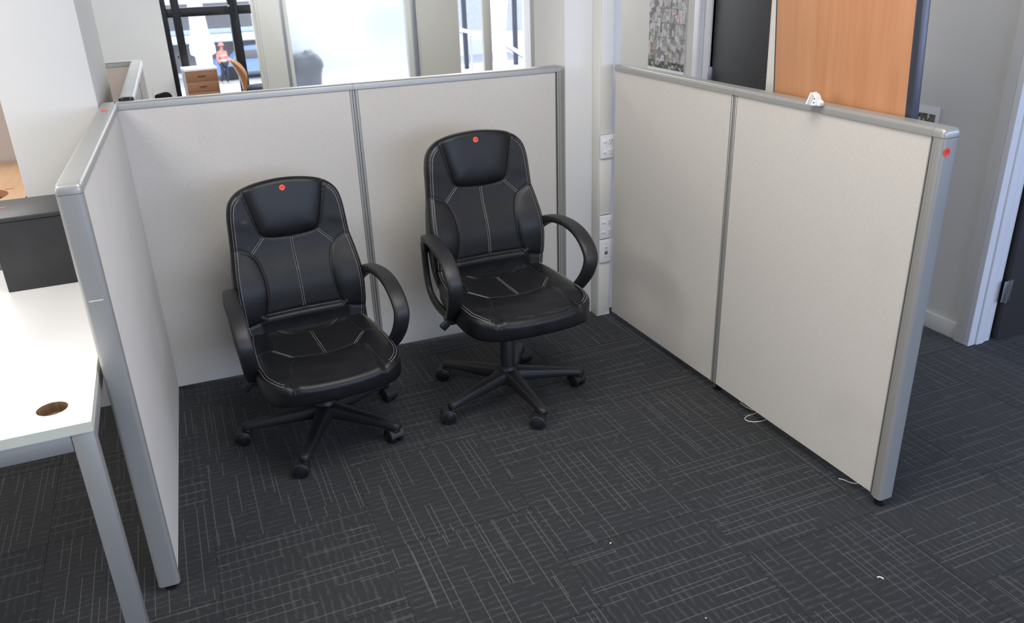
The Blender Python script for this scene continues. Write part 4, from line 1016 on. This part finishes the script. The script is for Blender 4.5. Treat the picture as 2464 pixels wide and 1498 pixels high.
def ply_chair(seat_z=.46):
    r = empty('plywood_chair')
    # moulded back shell, curved round the sitter; front towards -Y
    rings = []; N = 15
    prof = [(.175, -.07, .09), (.18, .03, .14), (.20, .12, .17), (.232, .20, .165), (.262, .262, .125), (.278, .292, .05)]
    bm = bmesh.new(); front = []; back = []
    for (y, h_, w) in catmull(prof, 18):
        rf, rb = [], []
        for i in range(N):
            u = -1+2*i/(N-1); x = w*math.sin(u*1.25)/math.sin(1.25); yy = y-.075*(x/.17)**2
            rf.append(bm.verts.new((x, yy, seat_z+h_))); rb.append(bm.verts.new((x*1.01, yy+.011, seat_z+h_)))
        front.append(rf); back.append(rb)
    for A, B, flip in ((front, front, 0), (back, back, 1)):
        for a, b in zip(A, A[1:]):
            for i in range(N-1): bm.faces.new((a[i], a[i+1], b[i+1], b[i]))
    for a, b, c, d in [(front[k][0], front[k+1][0], back[k+1][0], back[k][0]) for k in range(17)]+[(front[k][-1], back[k][-1], back[k+1][-1], front[k+1][-1]) for k in range(17)]: bm.faces.new((a, b, c, d))
    for i in range(N-1):
        bm.faces.new((front[-1][i], back[-1][i], back[-1][i+1], front[-1][i+1])); bm.faces.new((front[0][i], front[0][i+1], back[0][i+1], back[0][i]))
    from_bm('back_shell', bm, M['ply'], r, angle=50)
    bm = bmesh.new(); lathe_bm(bm, [(.16, 0), (.185, .01), (.19, .03), (.175, .052), (.12, .060), (.02, .060)], 36, (0, .0, seat_z-.05)); bmesh.ops.scale(bm, vec=(1, 1, 1), verts=bm.verts); from_bm('seat_pad', bm, M['seatblue'], r, smooth=True)
    for sx in (-1, 1):
        for sy in (-1, 1): cyl('leg', (sx*.13, sy*.13, seat_z-.05), (sx*.2, sy*.2, 0.001), .012, M['steel'], r, n=12)
    return r
pc = ply_chair(.452); pc.location = (1.125, 5.86, 0); pc.rotation_euler = (0, 0, math.radians(84))
tag(pc, 'curved plywood chair with dark blue seat by the black-framed window', 'chair')
# drawer cabinet
cb_ = tag(empty('drawer_cabinet', (.55, 6.08, 0)), 'small brown wood-grain drawer cabinet with white top by the window', 'cabinet')
cb_.rotation_euler = (0, 0, math.radians(4))
box('carcass', (-.160, -.13, .0), (.160, .14, .640), M['drawer'], cb_, .001); box('cabinet_top', (-.166, -.15, .6405), (.166, .145, .664), M['whitetop'], cb_, .002)
box('side_edge', (-.1625, -.15, .0), (-.1605, .14, .640), M['outlet'], cb_)
for k in range(6):
    z1 = .637-k*.1045; z0 = z1-.1020
    if z0 < 0: break
    d = box('drawer', (-.158, -.147, z0), (.158, -.1305, z1), M['drawer'], cb_, .0012)
    box('handle', (-.040, -.156, (z0+z1)/2-.001), (.036, -.1475, (z0+z1)/2+.004), M['slot'], d, .001)

# ------------------------------------------------------------------ outside
tag(box('balcony_floor', (-4, 6.46, -.12), (8, 9.9, -.005), M['concrete']), kind='structure')
tag(box('street', (-60, 10, -3.6), (90, 90, -3.4), M['asphalt']), kind='structure')
um = tag(empty('patio_umbrella', (.755, 9.0, 0)), 'closed white patio umbrella outside the black-framed window', 'umbrella')
bm = bmesh.new(); rings = []
for z, r_ in ((2.6, .02), (2.3, .05), (1.7, .07), (1.2, .085), (.8, .105), (.62, .15), (.53, .15), (.50, .10), (.12, .085)):
    rings.append([((r_*(1+.16*math.cos(q*7)))*math.cos(q), (r_*(1+.16*math.cos(q*7)))*math.sin(q), z) for q in (2*math.pi*u/56 for u in range(56))])
loft_bm(bm, rings); from_bm('canopy', bm, M['canvas'], um, smooth=True); cyl('pole', (0, 0, 0), (0, 0, 2.8), .022, M['darkpost'], um)
bm = bmesh.new(); lathe_bm(bm, [(.26, 0), (.27, .02), (.24, .06), (.03, .07)], 32); from_bm('base', bm, M['concrete'], um, angle=40)
# building across the street
bl = tag(empty('building', (0, 41, -3.4)), 'pale building across the street with grey windows and a white fascia', 'building')
box('wall', (-30, 0, 0), (60, 10, 12), M['facade'], bl)
for k in range(7): box('window', (-1.6+k*.92, -.10, 2.22), (-.72+k*.92, .02, 3.35), M['facade_glass'], bl)
for k in range(7): box('window', (-1.6+k*.92, -.10, 3.9), (-.72+k*.92, .02, 4.9), M['facade_glass'], bl)
for k in range(5): box('window', (10.5+k*2.4, -.10, 1.2), (12.4+k*2.4, .02, 2.9), M['facade_pale'], bl)
box('sill_band', (-6, -.3, 1.98), (7, 0, 2.19), M['facade_band'], bl); box('fascia', (-1.9, -.9, 1.68), (7, -.6, 1.97), M['concrete'], bl); box('fascia_edge', (-1.9, -.92, 1.62), (7, -.6, 1.68), M['facade_band'], bl)
for k in range(8): box('shop_window', (-2+k*.98, -.08, .25), (-1.08+k*.98, .02, 1.6), M['facade_glass'], bl)
# car
cr = tag(empty('car', (4.6, 39.2, -3.4)), 'blue and white car parked across the street', 'car')
bm = bmesh.new()
sec = [(-2.1, .35, .62), (-2.0, .35, .85), (-1.2, .35, .95), (-.75, .35, 1.38), (.6, .35, 1.45), (1.35, .35, .98), (2.0, .35, .85), (2.15, .35, .6)]
loft_bm(bm, [[(x, -.82, a), (x, .82, a), (x, .80 if b < 1 else .62, b), (x, -.80 if b < 1 else -.62, b)] for x, a, b in sec]); from_bm('body', bm, M['redpaint'], cr, angle=30)
box('windows', (-.62, -.80, .95), (.62, .80, 1.30), M['facade_glass'], cr, .03)
for sx in (-1.35, 1.35):
    for sy in (-.83, .70): cyl('wheel', (sx, sy, .32), (sx, sy+.15, .32), .32, M['winframe'], cr)
# person in orange high-visibility clothing
def figure(name, verts, edges, radii, mat, parent, sub=2):
    me = bpy.data.meshes.new(name); me.from_pydata(verts, edges, []); o = mesh_obj(name, me, mat, parent)
    md = o.modifiers.new('skin', 'SKIN'); md.use_smooth_shade = True
    for v, r_ in zip(me.skin_vertices[0].data, radii): v.radius = (r_, r_) if not isinstance(r_, tuple) else r_
    me.skin_vertices[0].data[0].use_root = True
    s = o.modifiers.new('sub', 'SUBSURF'); s.levels = s.render_levels = sub
    dg = bpy.context.evaluated_depsgraph_get(); m2 = bpy.data.meshes.new_from_object(o.evaluated_get(dg)); o.modifiers.clear(); o.data = m2; m2.name = name
    m2.materials.clear(); m2.materials.append(mat)
    for p in m2.polygons: p.use_smooth = True
    return o
pe = tag(empty('person', (2.90, 37.2, -3.4), math.radians(35)), 'person in orange high-visibility jacket and dark trousers walking on the street outside', 'person')
J = [(0, 0, .95), (0, 0, 1.15), (0, .0, 1.38), (0, -.01, 1.50), (0, -.03, 1.60), (0, -.02, 1.68),
     (.19, 0, 1.40), (.26, .02, 1.14), (.25, -.10, .92), (-.19, 0, 1.40), (-.27, .03, 1.15), (-.24, -.08, .93),
     (.09, 0, .90), (.10, -.06, .50), (.10, .05, .09), (.10, -.09, .03), (-.09, 0, .90), (-.10, .04, .50), (-.10, .22, .12), (-.10, .10, .04)]
Eg = [(0, 1), (1, 2), (2, 3), (3, 4), (4, 5), (2, 6), (6, 7), (7, 8), (2, 9), (9, 10), (10, 11), (0, 12), (12, 13), (13, 14), (14, 15), (0, 16), (16, 17), (17, 18), (18, 19)]
Rd = [(.15, .11), (.15, .11), (.17, .11), .055, .085, .075, .06, .045, .033, .06, .045, .033, .09, .06, .045, .04, .09, .06, .045, .04]
figure('body', J, Eg, Rd, M['skin'], pe)
figure('jacket', J[:3]+[(0, 0, 1.46)]+J[6:8]+[(.25, -.08, .97)]+J[9:11]+[(-.245, -.06, .98)], [(0, 1), (1, 2), (2, 3), (2, 4), (4, 5), (5, 6), (2, 7), (7, 8), (8, 9)], [(.18, .14), (.175, .135), (.19, .13), .07, .075, .06, .05, .075, .06, .05], M['hivis'], pe)
figure('trousers', [J[0]]+J[12:15]+J[16:19], [(0, 1), (1, 2), (2, 3), (0, 4), (4, 5), (5, 6)], [(.165, .125), .105, .075, .062, .105, .075, .062], M['trousers'], pe)
bm = bmesh.new(); lathe_bm(bm, [(.18, 1.02), (.195, 1.03), (.195, 1.08), (.18, 1.09)], 24); bmesh.ops.scale(bm, vec=(1, .78, 1), verts=bm.verts); from_bm('reflective_band', bm, M['hivis_band'], pe, angle=40)
bm = bmesh.new(); lathe_bm(bm, [(.18, 1.24), (.20, 1.25), (.20, 1.29), (.18, 1.30)], 24); bmesh.ops.scale(bm, vec=(1, .78, 1), verts=bm.verts); from_bm('reflective_band', bm, M['hivis_band'], pe, angle=40)
bm = bmesh.new(); lathe_bm(bm, [(.15, 1.665), (.155, 1.67), (.118, 1.685), (.112, 1.74), (.07, 1.79), (.01, 1.80)], 24, (0, -.02, .03)); from_bm('hard_hat', bm, M['hivis'], pe, smooth=True)

# stair balustrade outside the right-hand window
def at9(u, v, y=9.0):
    d = (R_*((u-1232)/F_PX)+U_*((749-v)/F_PX)+F_); t = (y-CAM.y)/d.y; return CAM+d*t
bs = tag(empty('balustrade', (4.9, 9.0, 0)), 'stainless steel and glass stair balustrade outside the right window', 'balustrade')
def lb_(p): return Vector(p)-bs.location
bm = bmesh.new()
tube('handrail', [lb_(p) for p in ((4.45, 8.9, .62), (4.60, 8.9, .575), (4.90, 8.9, .535))], .028, M['outlet'], bs, 12)
tube('handrail', [lb_(p) for p in ((4.98, 9.0, .47), (5.05, 9.0, .455), (5.35, 9.0, .265), (5.60, 9.0, .105), (6.2, 9.0, -.28))], .030, M['outlet'], bs, 12)
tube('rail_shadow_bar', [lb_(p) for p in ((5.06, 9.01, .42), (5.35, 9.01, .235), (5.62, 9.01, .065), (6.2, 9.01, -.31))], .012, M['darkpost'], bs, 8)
for x, zt_ in ((4.64, .52), (5.07, .37), (5.58, .06)): cyl('baluster', lb_((x, 9.0, -.0)), lb_((x, 9.0, zt_)), .018, M['steel' if x != 5.07 else 'darkpost'], bs, n=14)
box('bracket', lb_((5.08, 8.99, .20)), lb_((5.15, 9.01, .27)), M['darkpost'], bs, .004)
box('glass_sheet', lb_((4.60, 9.02, .04)), lb_((4.99, 9.026, .45)), M['balglass'], bs); 
bm = bmesh.new(); loft_bm(bm, [[lb_(p) for p in ((5.1, y, .02), (5.55, y, -.0), (5.55, y, .05), (5.1, y, .33))] for y in (9.02, 9.026)]); from_bm('glass_sheet', bm, M['balglass'], bs)
for u0, name_, lab in ((1120, 'steel_post', 'dark steel post outside, left of the grey window mullion'), (1240, 'steel_post', 'dark steel post outside, right of the grey window mullion')):
    p = at9(u0, 100, 9.3); o = tag(box(name_, (p.x-.032, 9.27, -.004), (p.x+.032, 9.33, 3.2), M['darkpost'], None, .004), lab, 'post', None)
    if False: pass
tk = tag(empty('pale_column', (4.80, 8.2, 0)), 'pale tapering column outside behind the grey window mullion', 'column')
bm = bmesh.new(); lathe_bm(bm, [(.16, 0), (.12, .1), (.085, .35), (.10, .7), (.13, 1.1), (.17, 1.8), (.19, 2.6)], 28); from_bm('shaft', bm, M['canvas'], tk, smooth=True)
# dark planter outside the frosted glass
pt = tag(empty('planter', (1.76, 6.80, 0)), 'dark planter standing close behind the frosted glass', 'planter')
bm = bmesh.new(); lathe_bm(bm, [(.13, 0), (.15, .05), (.18, .40), (.19, .44), (.17, .44), (.16, .40)], 28); from_bm('pot', bm, M['darkpost'], pt, angle=40)
bm = bmesh.new(); bmesh.ops.create_icosphere(bm, subdivisions=3, radius=.21)
for v in bm.verts:
    k = 1+.22*math.sin(v.co.x*41+v.co.z*23)*math.sin(v.co.y*37+v.co.z*31); v.co = Vector((v.co.x*k, v.co.y*k, v.co.z*k*.75+.52))
tag(from_bm('foliage', bm, M['winframe'], pt, smooth=True), kind='stuff')
